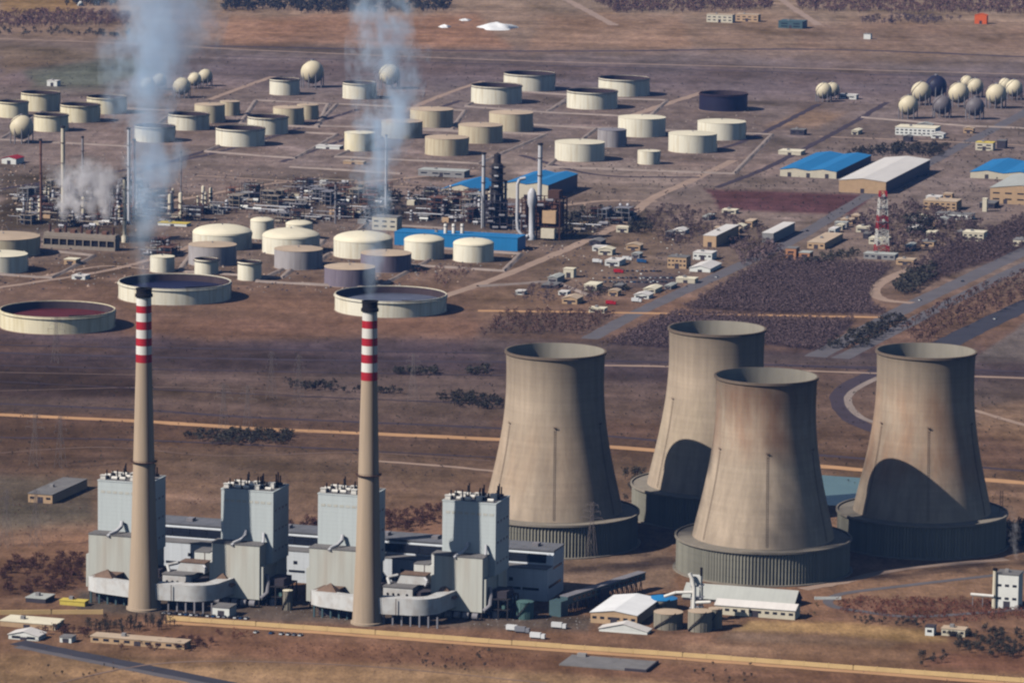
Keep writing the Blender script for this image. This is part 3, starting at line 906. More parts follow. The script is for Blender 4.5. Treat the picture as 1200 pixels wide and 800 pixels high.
# ------------------------------------------------------------------ boiler houses
def boiler_house(px, py, label):
    t = thing("boiler_house", label, "boiler house", G(px, py), ROT, "tall boiler houses of the power station")
    W, D1, D2 = 29.5, 12.0, 27.0
    Z1, Z2, ZS = 35.8, 65.8, 23.5
    MB().box(0, W, 0, D1, 4.0, Z1).build("front_block", MATS["cladding_grey"], t)
    MB().box(-2, W + 2, .9, D1 + 10, 4.0, ZS).build("lower_block", MATS["cladding_grey"], t)
    x0 = 1.0
    MB().box(x0, x0 + 32.5, D1 + .01, D1 + D2, ZS, Z2).build("upper_block", MATS["cladding_pale"], t)
    MB().box(x0 + 1, x0 + 31.5, D1 + 10.01, D1 + D2, 0, ZS - .01).build("rear_block", MATS["cladding_grey"], t)
    # ledge and rails between the two blocks
    le = MB().box(-.5, W + .5, -.3, D1, Z1, Z1 + .35)
    for x in np.arange(0, W, 2.4):
        le.box(x, x + .15, -.2, -.05, Z1 + .35, Z1 + 1.5)
    le.box(-.4, W + .4, -.22, -.08, Z1 + 1.4, Z1 + 1.55)
    le.build("ledge", MATS["roof_grey"], t)
    MB().box(x0 - .3, x0 + 32.8, D1 - .2, D1 + D2 + .3, Z2, Z2 + .6).build("parapet", MATS["cladding_pale"], t)
    MB().box(x0 + .6, x0 + 31.9, D1 + .7, D1 + D2 - .7, Z2 + .6, Z2 + .7).build("roof", MATS["roof_grey"], t)
    # roof silencers and safety-valve pipes
    rv = random.Random(3)
    for i in range(13):
        vx, vy = x0 + 3 + (i % 5) * 6.2 + rv.uniform(-1, 1), D1 + 3 + (i // 5) * 7.5 + rv.uniform(-1, 1)
        hh = rv.uniform(1.8, 3.4)
        v = MB()
        if i % 3:
            v.tube((vx - 1.8, vy, Z2 + 1.7), (vx + 1.8, vy, Z2 + 1.7), 1.0, n=10)
            v.box(vx - 1.2, vx + 1.2, vy - .5, vy + .5, Z2 + .6, Z2 + 1.2)
        else:
            v.box(vx - 1.6, vx + 1.6, vy - 1.3, vy + 1.3, Z2 + .6, Z2 + .6 + hh)
            v.box(vx - 1.9, vx + 1.9, vy - 1.6, vy + 1.6, Z2 + .6 + hh, Z2 + .9 + hh)
        v.build("roof_vent", MATS["paint_white"], t)
    for i in range(17):
        vx, vy = x0 + rv.uniform(2, 30), D1 + rv.uniform(3, 24)
        q = MB().tube((vx, vy, Z2 + .6), (vx, vy, Z2 + rv.uniform(3.5, 8.5)), .45, n=7)
        q.box(vx - 1.2, vx + 1.2, vy - .8, vy + .8, Z2 + .6, Z2 + 2.2)
        q.build("steam_pipe", MATS["soot_black"], t)
    # large steam and gas pipes on the front
    MB().path([(17, 10.6, Z1 + 7), (17.0, 9.4, Z1 + 4), (15.5, 5, Z1 + 1.8), (13.2, 1.5, Z1 + .9), (12.5, -.6, Z1 - .6)], 1.1, 8).build("bent_pipe", MATS["metal_pale"], t, 40)
    MB().path([(28, 11.2, Z1 + 6), (28.6, 9.4, Z1 + 2), (29, 7, Z1 + .5)], .8, 8).build("bent_pipe", MATS["metal_pale"], t, 40)
    MB().path([(W + 2.6, 6, 18), (W + 4.2, 4, 14), (W + 4.2, 2, 8), (W + 1, 0, 5)], 1.2, 8).build("bent_pipe", MATS["metal_mid"], t, 40)
    # steelwork under the hanging casing
    fr = MB()
    for x in np.linspace(.5, W - .5, 7):
        for y in (.8, 6, 11):
            fr.box(x - .4, x + .4, y - .4, y + .4, 0, 4)
    fr.box(2, W - 2, 4, 20, 0, 3.8)
    fr.build("steel_frame", MATS["steel_dark"], t)
    # mill bay on the far side: open steelwork, bunkers and pipes, dark colours carrying the building's shadow
    mb_ = MB()
    for x in (W + 3.5, W + 9, W + 14.5):
        for y in (3, 10, 17, 24):
            mb_.box(x - .35, x + .35, y - .35, y + .35, 0, 12)
    for z in (5.6, 11.6):
        mb_.box(W + 3, W + 15, 2.6, 24.4, z, z + .4)
    mb_.build("mill_bay_frame", MATS["steel_dark"], t)
    for y in (4, 11, 18):
        MB().lathe([(2.2, 0), (2.2, 3.2), (1.2, 4.4), (.05, 4.6)], 14, cx=W + 6.4, cy=y + 2.4).build("coal_mill", MATS["metal_mid"], t, 40)
        MB().tube((W + 11.5, y, 7.2), (W + 11.5, y + 5, 7.2), 1.2, n=10).build("drum", MATS["teal_tank"], t, 40)
    MB().box(W + 4, W + 13, 6, 20, 12.01, 16).build("mill_house", MATS["wall_dark"], t)
    # rows of louvres near the top and dark windows on the end wall
    for i in range(8):
        MB().box(x0 + 2 + i * 3.8, x0 + 4.6 + i * 3.8, D1 - .12, D1 - .005, Z2 - 7, Z2 - 5.6).build("louvre", MATS["cladding_grey"], t)
    for zz in (30, 42, 54):
        for i in range(4):
            MB().box(x0 + 32.5, x0 + 32.62, D1 + 3 + i * 6, D1 + 6 + i * 6, zz, zz + 1.2).build("window", MATS["metal_mid"], t)
    return t


B1 = boiler_house(104, 695, "pale boiler house at the row's end, half hidden by the first striped chimney")
B2 = boiler_house(248.5, 706, "pale boiler house crossed by a tall shadow between the two chimneys")
B3 = boiler_house(362, 712, "pale boiler house standing just behind the second striped chimney")
B4 = boiler_house(508, 721, "pale boiler house with a tall shadow stripe, nearest the cooling towers")

# ------------------------------------------------------------------ turbine hall
def turbine_hall():
    x_end = G(641, 704.5)
    L = 279.0
    base = x_end - AX * L
    t = thing("turbine_hall", "long low turbine hall running behind the four boiler houses", "turbine hall", base, ROT)
    MB().box(0, L, 0, 11, 0, 19).build("front_wall", MATS["hall_wall"], t)
    MB().prism([(0, 11.01), (L, 11.01), (L, 34), (0, 34)], 0, 20).build("rear_wall", MATS["hall_wall"], t)
    up = MB()
    up.add([(0, 11.02, 20), (L, 11.02, 20), (L, 34, 20), (0, 34, 20), (0, 13, 27), (L, 13, 27), (L, 34, 27.5), (0, 34, 27.5)],
           [(0, 1, 5, 4), (1, 2, 6, 5), (2, 3, 7, 6), (3, 0, 4, 7), (4, 5, 6, 7)])
    up.build("upper_wall", MATS["hall_wall"], t)
    MB().box(-.5, L + .3, 12.4, 34.5, 27.5, 28.4).build("roof", MATS["hall_roof"], t)
    MB().box(0.2, L - .2, -.3, 10.9, 19.01, 19.5).build("roof", MATS["roof_grey"], t)
    for i in range(24):
        x = 4 + i * (L - 8) / 24
        MB().box(x, x + 11.0, 11.0, 12.3, 20.6, 25.8).build("window", MATS["glass_dark"], t)
        MB().box(x, x + 10.2, -.14, -.004, 6.2, 7.6).build("window", MATS["glass_dark"], t)
        if i % 2 == 0:
            MB().box(x + 3, x + 5.4, -.14, -.004, 11.2, 13.2).build("window", MATS["glass_dark"], t)
    MB().box(L, L + .14, 3, 28, 7, 8.6).build("window", MATS["glass_dark"], t)
    MB().box(L, L + .14, 12, 30, 17, 18.4).build("window", MATS["glass_dark"], t)
    for i in range(9):
        x = 14 + i * (L - 28) / 8
        MB().box(x - 2, x + 2, 20, 26, 28.4, 30.2).build("roof_vent", MATS["metal_mid"], t)
    # white staircase bays in the gaps between the boiler houses
    return t, base


HALL, HALL_BASE = turbine_hall()


# ------------------------------------------------------------------ bunkers, dust collectors and flue ducts before the boilers
def lp(origin, x, y, z=0.0):
    return getattr(origin, "location", origin) + AX * x + AY * y + Vector((0, 0, z))


def deaerator(bo, label, gap0, gap1):
    """white two-step bay between boiler house and hall"""
    t = thing("service_bay", label, "service building", lp(bo, gap0, 22), ROT, "white service bays before the turbine hall")
    Wd = gap1 - gap0
    MB().box(0, Wd, 0, 14, 0, 25).build("wall", MATS["wall_white"], t)
    MB().box(Wd * .55, Wd, 4, 14, 25.01, 31).build("upper_wall", MATS["wall_white"], t)
    MB().box(-.2, Wd * .55 - .1, -.2, 14, 25.01, 25.5).build("roof", MATS["roof_grey"], t)
    MB().box(Wd * .55 + .1, Wd + .1, 3.8, 14, 31.01, 31.5).build("roof", MATS["roof_grey"], t)
    MB().box(Wd * .75, Wd * .87, 3.86, 3.99, 26.6, 28.6).build("window", MATS["glass_dark"], t)
    MB().box(Wd * .36, Wd * .385, -.14, -.004, 15, 25).build("wall_joint", MATS["rust_dark"], t)
    MB().box(0, Wd, -6, -.01, 0, 14).build("lower_wall", MATS["wall_grey"], t)
    return t


deaerator(B2, "white stepped service bay beside the shadow-crossed boiler house between the chimneys", -19.5, -2.2)
deaerator(B4, "white stepped service bay beside the boiler house nearest the cooling towers", -19.5, -2.2)


def collector(bo, label):
    """two stacked grey gas-heater casings with a row of round openings"""
    t = thing("gas_heater", label, "gas heater", lp(bo, -30, -3), ROT, "grey gas heater casings beside the chimneys")
    MB().box(0, 18, 0, 13, 5, 15.6).build("casing", MATS["duct_steel"], t)
    MB().box(-.4, 18.4, -.4, 13.4, 15.61, 16.2).build("casing_roof", MATS["roof_grey"], t)
    for i, x in enumerate((2.8, 6.2, 9.4, 14.6)):
        MB().tube((x, -.12, 11.6), (x, .05, 11.6), .8, n=10).build("round_opening", MATS["soot_black"], t)
    up = MB()
    up.add([(5, 10, 16.21), (24, 10, 16.21), (24, 19, 16.21), (5, 19, 16.21), (7.5, 10, 21.5), (22.5, 10, 21.5), (22.5, 19, 21.5), (7.5, 19, 21.5)],
           [(0, 1, 5, 4), (1, 2, 6, 5), (2, 3, 7, 6), (3, 0, 4, 7), (4, 5, 6, 7)])
    up.build("upper_casing", MATS["duct_steel"], t)
    MB().box(7, 23, 9.6, 19.4, 21.51, 22.0).build("casing_roof", MATS["duct_brown"], t)
    MB().box(18.41, 27, 2, 18, 5, 13.5).build("inlet_hood", MATS["wall_dark"], t)
    MB().path([(2, 6, 16), (0, 8, 19.5), (5, 12, 20.5)], 1.0, 8).build("bent_pipe", MATS["duct_steel"], t, 40)
    MB().path([(23, 9, 16), (24.5, 8, 19), (22, 10, 20.5)], .8, 8).build("bent_pipe", MATS["metal_pale"], t, 40)
    fr = MB()
    for x in (1, 9, 17, 25):
        for y in (1, 12):
            fr.box(x - .4, x + .4, y - .4, y + .4, 0, 5)
    fr.build("steel_frame", MATS["steel_dark"], t)
    return t


collector(B2, "grey gas heater casing with round openings beside the first chimney")
collector(B4, "grey gas heater casing with round openings beside the second chimney")


def duct(pts, wd, z0, z1, sh=0.0):
    """box duct swept along a plan line; sh lowers the roof towards the far end"""
    m = MB()
    P = [Vector((x, y, 0)) for x, y in pts]
    vs_ = []
    for i, p in enumerate(P):
        d = (P[min(i + 1, len(P) - 1)] - P[max(i - 1, 0)]).normalized()
        nr = Vector((-d.y, d.x, 0)) * wd / 2
        k = i / (len(P) - 1)
        for q, z in ((p - nr, z0), (p + nr, z0), (p + nr, z1 + sh * k), (p - nr, z1 + sh * k)):
            vs_.append((q.x, q.y, z))
    fs = [(3, 2, 1, 0), tuple(len(vs_) - 4 + i for i in range(4))]
    for i in range(len(P) - 1):
        for k in range(4):
            fs.append((4 * i + k, 4 * i + (k + 1) % 4, 4 * i + 4 + (k + 1) % 4, 4 * i + 4 + k))
    return m.add(vs_, fs)


def flue_ducts(bo_l, bo_r, ch, labels):
    """the two flue ducts that run from the fronts of a pair of boiler houses to their chimney"""
    c = ch.location
    rel = c - bo_l.location
    cx = rel.dot(AX)
    cy = rel.dot(AY)
    t = thing("flue_duct", labels[0], "flue duct", bo_l.location, ROT, "flue ducts from boiler houses to chimneys")
    duct([(10, cy + 11), (16, cy + 7), (cx - 7, cy + 1)], 7, 6.5, 15).build("duct_casing", MATS["duct_steel"], t)
    MB().add([(11, cy + 7, 15.02), (24, cy + 6, 15.02), (24, cy + 14, 15.02), (11, cy + 14, 15.02), (19, cy + 11, 19.5)],
             [(0, 1, 4), (1, 2, 4), (2, 3, 4), (3, 0, 4)]).build("hopper_roof", MATS["duct_brown"], t)
    duct([(14, cy + 8), (16, 1)], 13, 7, 14.5).build("branch_casing", MATS["duct_brown"], t)
    for x in np.linspace(11, cx - 9, 6):
        MB().box(x - .5, x + .5, cy + 4.5, cy + 5.5, 0, 6.5).build("duct_support", MATS["teal_sheet"], t)
    MB().box(12, cx - 9, cy + 10, cy + 17, 0, 6).build("fan_house", MATS["wall_dark"], t)
    r2 = c - bo_r.location
    dx, dy = r2.dot(AX), r2.dot(AY)
    t = thing("flue_duct", labels[1], "flue duct", bo_r.location, ROT, "flue ducts from boiler houses to chimneys")
    pts = [(dx + 7, dy + 1)] + [(dx + 7 + k * (-6 - dx - 7) / 3, dy + 1 + k * .6) for k in (1, 2, 3)]
    ex, ey = pts[-1]
    for k in range(1, 7):
        a = R(k * 11)
        pts.append((ex + 14 * math.sin(a), ey + 14 * (1 - math.cos(a))))
    pts.append((pts[-1][0] + 3.5, 3))
    duct(pts, 8, 6.5, 16).build("duct_casing", MATS["duct_steel"], t, 30)
    MB().add([(4, -7, 15), (15, -7, 12), (15, 0, 12), (4, 0, 17), (8, -3, 19)], [(0, 1, 4), (1, 2, 4), (2, 3, 4), (3, 0, 4)]).build("hopper_roof", MATS["duct_brown"], t)
    MB().box(dx + 18, dx + 18.3, dy - 3.16, dy - 2.7, 6.5, 16).build("expansion_joint", MATS["rust_dark"], t)
    for k in range(7):
        x = dx + 10 + k * 5.4
        MB().box(x - .45, x + .45, dy - .5, dy + .5, 0, 6.5).build("duct_support", MATS["metal_mid"], t)
    MB().box(dx + 12, -6, dy + 8, dy + 15, 0, 6).build("fan_house", MATS["wall_dark"], t)
    for k in range(5):
        x = 3 + k * 5.5
        MB().tube((x, -4, 2.4), (x + 3.4, -4, 2.4), 2.0, n=10).build("draught_fan", MATS["metal_mid"], t, 40)


flue_ducts(B1, B2, CH1, ("grey flue duct under the row-end boiler house, ending at the first chimney",
                         "curved grey flue duct from the first chimney to the shadow-crossed boiler house"))
flue_ducts(B3, B4, CH2, ("grey flue duct under the boiler house behind the second chimney",
                         "curved grey flue duct from the second chimney towards the cooling towers"))
# ------------------------------------------------------------------ oil tanks
def tank(kind, x0, x1, yt, yb, wall, label, group, roof=None, floor=None):
    cx = (x0 + x1) / 2
    s = S(yb)
    r = (x1 - x0) / 2 / s
    h = hm(yb, yt, cx)
    t = thing("storage_tank", label, "storage tank", G(cx, yb), random.uniform(-.4, .4), group)
    n = 64 if r > 25 else 40
    if kind == "open":
        MB().lathe([(r, 0), (r, h), (r - .5, h), (r - .5, h * .35)], n).build("wall", [MATS[wall]], t, 30)
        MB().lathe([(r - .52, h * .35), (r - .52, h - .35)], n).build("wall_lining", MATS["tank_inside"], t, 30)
        lvl = h * (.62 if r < 30 else .55)
        fl = MB().lathe([(r - .6, lvl), (r - 3, lvl), (r - 3, lvl - .5), (.01, lvl - .2)], n)
        fl.build("floating_roof", MATS[floor or "float_dark"], t, 30)
        rg = MB().lathe([(r, h - 1.6), (r + 1.1, h - 1.5), (r + 1.1, h - 1.25), (r, h - 1.25)], n)
        rg.lathe([(r - .5, h), (r + .1, h), (r + .1, h + .25), (r - .5, h + .25)], n, closed=True)
        rg.build("wind_girder", MATS["rust_dark" if r < 34 else wall], t, 30)
        MB().box(r * .2, r - 1, -.6, .6, lvl, lvl + 1).build("roof_ladder", MATS["steel_dark"], t)
    else:
        MB().lathe([(r, 0), (r, h)], n).build("wall", MATS[wall], t, 30)
        if kind == "dome":
            dh = r * .26
            pr = [(r + .25, h - .3), (r + .25, h)] + [((r + .25) * math.cos(a), h + dh * math.sin(a)) for a in
                                                     [math.pi / 2 * k / 7 for k in range(1, 7)]] + [(.05, h + dh)]
        elif kind == "cone":
            dh = r * .065
            pr = [(r + .2, h - .25), (r + .2, h), (r * .5, h + dh * .5), (.05, h + dh)]
        else:
            dh = .3
            pr = [(r + .2, h - .25), (r + .2, h), (.05, h + dh)]
        MB().lathe(pr, n).build("roof", MATS[roof or "roof_cream"], t, 25 if kind == "dome" else 15)
        v = MB().tube((0, 0, h + dh - .2), (0, 0, h + dh + 1.2), .6, n=8)
        v.build("roof_vent", MATS["metal_mid"], t)
    MB().lathe([(r + .9, -.1), (r + .9, .35), (r, .35)], n).build("footing", MATS["track_pale"], t, 30)
    # spiral stair
    st = MB()
    a0 = R(random.uniform(-35, 25))
    k = 14
    sweep = min(1.0, h * 1.4 / r)
    for i in range(k):
        a, b = a0 + sweep * i / k, a0 + sweep * (i + 1) / k
        za, zb = h * i / k, h * (i + 1) / k
        st.add([((r + d) * math.cos(q), (r + d) * math.sin(q), z) for q, z in ((a, za), (b, zb)) for d in (.05, .7)] +
               [((r + d) * math.cos(q), (r + d) * math.sin(q), z + 1.0) for q, z in ((a, za), (b, zb)) for d in (.05, .7)],
               [(0, 1, 3, 2), (1, 5, 7, 3)])
    st.build("spiral_stair", MATS[wall], t)
    return t


GF, GM, GN = "storage tanks at the far tank farm", "storage tanks in the middle tank farm", "storage tanks nearest the power station"
TANKS = [
    ("open", -2, 33, 118.5, 137, "tank_yellow", "yellowish open-top tank cut by the picture's edge, behind the small sphere", GF),
    ("open", 25, 70, 108, 129, "tank_yellow", "yellowish open-top tank, rearmost of the corner cluster with the sphere", GF),
    ("open", 71, 117, 122, 142, "tank_yellow", "yellowish open-top tank in the corner cluster, nearest the thick smoke but one", GF),
    ("open", 102, 148, 113, 132, "tank_yellow", "yellowish open-top tank whose one side dips into the thick smoke plume", GF),
    ("open", 40, 80, 134, 153, "tank_yellow", "yellowish open-top tank standing beside the legged sphere, frontmost of its cluster", GF),
    ("open", 197, 245, 133, 151, "tank_cream", "open-top cream tank half veiled by the thick plume, beside two smaller tanks", GF),
    ("cone", 228, 263.5, 122, 143, "tank_tan", "tan cone-roof tank just clear of the plume, larger of a close pair", GF),
    ("cone", 258, 281, 118.5, 135, "tank_tan", "small slim cream tank at the end of the pair beside the plume", GF),
    ("open", 253, 310, 149.5, 169.5, "tank_cream", "wide open-top cream tank with dark rim, frontmost of the group beside the plume", GF),
    ("open", 290, 337.5, 136, 156, "tank_cream", "open-top cream tank with dark rim behind the widest one beside the plume", GF),
    ("open", 158, 205, 147, 165, "tank_cream", "cream tank seen through the thick smoke plume, close to the tall thin stack", GF),
    ("cone", 320, 356, 125.5, 145.5, "tank_tan", "tan cone-roof tank with a smaller tan tank tucked behind it", GF),
    ("cone", 348, 373, 122.5, 139.5, "tank_tan", "small tan cone-roof tank tucked behind a larger tan one", GF),
    ("open", 316, 351, 92.5, 110.5, "tank_cream", "small open-top cream tank standing beside the lone white sphere", GF),
    ("open", 401.5, 441, 96.5, 115, "tank_cream", "open-top cream tank with dark rim beside the thinner smoke plume, rear row", GF),
    ("cone", 403.5, 439, 155, 176, "tank_yellow", "cream cone-roof tank standing against the thinner plume, front of its row", GF),
    ("cone", 447, 495, 141.5, 160.5, "tank_tan", "brownish tan cone-roof tank right behind the thin white flare stack", GF),
    ("cone", 480.5, 531, 127.5, 148, "tank_tan", "tan cone-roof tank rearmost of the row climbing from the plume", GF),
    ("cone", 498, 549, 160.5, 180.5, "tank_tan", "tan cone-roof tank, frontmost of three in a diagonal row above the twin stacks", GF),
    ("cone", 537, 589, 146, 166, "tank_tan", "tan cone-roof tank in the middle of a diagonal row of three", GF),
    ("cone", 573, 624.5, 131.5, 153, "tank_tan", "tan cone-roof tank at the far end of a diagonal row of three", GF),
    ("open", 552, 611.5, 99.5, 120, "tank_cream", "wide open-top cream tank with dark rim in front of the rearmost open tank", GF),
    ("open", 590, 650.5, 85.5, 105, "tank_cream", "rearmost wide open-top cream tank with pale far rim, behind its twin", GF),
    ("open", 701, 761, 91, 111, "tank_cream", "wide open-top cream tank with pale far rim closest to the navy tank", GF),
    ("open", 664, 723.5, 106, 126, "tank_cream", "wide open-top cream tank in front of the pale-rimmed one by the navy tank", GF),
    ("cone", 724, 780, 137, 158.5, "tank_cream", "cream cone-roof tank behind the small grey tank", GF),
    ("cone", 817, 874, 142, 162, "tank_cream", "cream cone-roof tank directly in front of the navy tank", GF),
    ("cone", 783, 840, 156, 177, "tank_cream", "cream cone-roof tank overlapping the one below the navy tank", GF),
    ("cone", 650, 708.5, 166, 187, "tank_cream", "cream cone-roof tank standing just above the blue-roofed sheds", GF),
    ("cone", 700, 734, 151.5, 171.5, "tank_grey", "small grey cone-roof tank among the larger cream tanks", GF),
    ("cone", 747, 773.5, 176.5, 192, "tank_cream", "smallest white tank alone in front of the cream tanks", GF),
    ("open", 819, 876, 109, 128.5, "tank_navy", "dark navy tank standing alone behind the cream tanks", GF),
    ("cone", -38, 46, 276, 297, "tank_tan", "wide tan tank at the picture's edge, behind a cream tank", GM),
    ("cone", -32, 32, 297, 317, "tank_cream", "cream flat-roofed tank at the picture's edge, before a wide tan tank", GM),
    ("dome", 226, 295, 272, 290, "tank_cream", "large dome-roof cream tank behind a grey tank, nearest the thick plume", GM),
    ("cone", 221, 277, 286, 309, "tank_grey", "grey tank with tan roof before the dome-roof tank nearest the thick plume", GM),
    ("open", 228, 256, 303, 320.5, "tank_cream", "small white open-top tank between the grey tank and the huge navy-topped tank", GN),
    ("open", 278.5, 306.5, 306, 327.5, "tank_cream", "small white open-top tank standing alone behind the huge navy-topped tank", GN),
    ("cone", 176, 204.5, 300, 318, "tank_cream", "small white tank just above the first chimney's black cap", GN),
    ("open", 139.5, 270, 329.5, 348.5, "tank_cream", "huge low cream tank with dark navy inside, behind the first chimney's tip", GN, None, "float_navy"),
    ("open", 0.5, 134, 362, 382, "tank_yellow", "huge low cream tank with maroon floating roof near the picture's edge", GN, None, "float_maroon"),
    ("open", 392.5, 523, 344, 363, "tank_cream", "huge low cream tank with slate-grey inside, behind the second chimney's tip", GN, None, "float_slate"),
    ("dome", 293.5, 321, 258, 279, "tank_cream", "small dome-roof cream tank behind the gap between two large domes", GM),
    ("dome", 335, 366, 262, 280, "tank_cream", "small dome-roof cream tank hidden behind the middle large dome", GM),
    ("dome", 307.5, 374.5, 276, 295, "tank_cream", "large dome-roof cream tank, middle one, behind a grey-walled tank", GM),
    ("cone", 321.5, 378, 291, 313, "tank_grey", "grey-walled tank with tan roof before the middle large dome", GM),
    ("dome", 391, 460, 280, 299.5, "tank_cream", "large dome-roof cream tank standing before the yellow-white block house", GM),
    ("cone", 422.5, 482, 296, 316, "tank_mauve", "mauve-grey tank with pinkish roof before the dome tank by the block house", GM),
    ("cone", 380, 439.5, 312, 333, "tank_mauve", "mauve-grey tank with pinkish roof, frontmost, by the second chimney's smoke", GM),
    ("dome", 473.5, 520.5, 281, 302, "tank_cream", "medium dome-roof cream tank in front of the blue wall's white vents", GM),
    ("dome", 531, 578.5, 285, 305, "tank_cream", "medium dome-roof cream tank at the blue wall's end by the twin stacks", GM),
]
for T in TANKS:
    kind, x0, x1, yt, yb, wl, lb, gp = T[:8]
    rf = {"tank_cream": "roof_cream", "tank_yellow": "roof_cream", "tank_tan": "roof_tan", "tank_grey": "roof_tan", "tank_mauve": "roof_tan"}.get(wl)
    if lb.startswith("small grey cone"): rf = "roof_grey_tank"
    tank(kind, x0, x1, yt, yb, wl, lb, gp, rf, T[9] if len(T) > 9 else None)

# ------------------------------------------------------------------ gas spheres on legs
_sph = {}


def sphere(cx, cy, rpx, mname, label, group, legs=10):
    """cx, cy: centre of the ball in the photograph"""
    # solve for the standing point: ball centre at 1.35 radii above the ground
    rpx *= 1.08
    yb = cy + rpx * 1.3
    for _ in range(6):
        s = S(yb)
        r = rpx / s
        zc = r * 1.32
        p = G(cx, cy, zc)
        yb = proj(p.x, p.y, 0)[1]
    t = thing("gas_sphere", label, "gas sphere", (p.x, p.y, 0), random.uniform(0, 1), group)
    if mname not in _sph:
        prof = [(math.cos(a), math.sin(a)) for a in [-math.pi / 2 + math.pi * i / 18 for i in range(19)]]
        prof[0], prof[-1] = (.01, -1), (.01, 1)
        _sph[mname] = MB().lathe(prof, 36).mesh("sphere", MATS[mname], 60)
        _sph["leg"] = MB().tube((0, 0, 0), (0, 0, 1.32), .045, n=8).mesh("leg", MATS["metal_mid"], 60)
    inst("ball", _sph[mname], t, (0, 0, zc), scale=(r, r, r))
    for i in range(legs):
        a = 2 * math.pi * i / legs
        inst("leg", _sph["leg"], t, (r * .96 * math.cos(a), r * .96 * math.sin(a), 0), scale=(r, r, r))
    st = MB()
    for i in range(10):
        a, b = 2.2 + .17 * i, 2.2 + .17 * (i + 1)
        e0, e1 = -.9 + .24 * i, -.9 + .24 * (i + 1)
        st.tube((r * 1.03 * math.cos(e0) * math.cos(a), r * 1.03 * math.cos(e0) * math.sin(a), zc + r * math.sin(e0)),
                (r * 1.03 * math.cos(e1) * math.cos(b), r * 1.03 * math.cos(e1) * math.sin(b), zc + r * math.sin(e1)), r * .03, n=5)
    st.build("stair", MATS["rust_dark"], t)
    MB().tube((0, 0, zc + r * .98), (0, 0, zc + r * 1.1), r * .16, n=8).build("top_valve", MATS["metal_mid"], t)
    return t


GS, GP, GC = "gas spheres in the far corner battery", "gas spheres seen through the thick plume", "lone gas spheres"
for a in [(25.5, 149, 13, "sphere_cream", "squat yellowish sphere on legs among the corner tanks", GC),
          (173, 98.5, 7.5, "sphere_cream", "small sphere seen through the plume at the outer end of its row", GP),
          (187, 94, 7.5, "sphere_cream", "small faint sphere deep in the plume beside the outer-end sphere", GP),
          (213, 101, 9.5, "sphere_cream", "largest sphere veiled by the plume, before two clear ones", GP),
          (228, 93, 7.5, "sphere_cream", "sphere at the plume's edge, first of two clear ones", GP),
          (240.5, 89.5, 8, "sphere_cream", "sphere just clear of the plume at the inner end of its row", GP),
          (366, 84.5, 12.5, "sphere_cream", "large lone white sphere beside the small open-top tank", GC),
          (456.5, 87.5, 11.5, "sphere_cream", "large white sphere touched by the thinner smoke plume", GC),
          (965.5, 106.5, 9, "sphere_cream", "front one of two overlapping cream spheres standing apart", GC),
          (975.5, 105, 8, "sphere_cream", "half hidden one of two overlapping cream spheres standing apart", GC),
          (1064.5, 123.5, 11, "sphere_cream", "cream sphere at the battery's near corner, before a slightly higher one", GS),
          (1079.5, 107.5, 11, "sphere_cream", "cream sphere overlapping the dark navy sphere", GS),
          (1097, 101, 12, "sphere_navy", "dark navy sphere, the only one so dark", GS),
          (1104, 123, 10.5, "sphere_grey", "grey sphere in the front row below the navy sphere", GS),
          (1123.5, 109, 11.5, "sphere_cream", "big cream sphere in the middle of the battery", GS),
          (1133, 96, 7, "sphere_cream", "small cream sphere behind the big middle one", GS),
          (1143, 101.5, 9, "sphere_cream", "cream-grey sphere behind the middle one with a small twin", GS),
          (1142.5, 125, 10.5, "sphere_grey", "grey sphere in the front row before the last big cream one", GS),
          (1167.5, 110.5, 11.5, "sphere_cream", "big cream sphere at the battery's far end", GS),
          (1178, 99, 7, "sphere_cream", "small cream sphere behind the battery's last big one", GS),
          (1188.5, 103.5, 9.5, "sphere_cream", "outermost cream-grey sphere near the picture's edge", GS)]:
    sphere(*a)


# ------------------------------------------------------------------ generic buildings on the site grid
OCC = []        # where buildings already stand


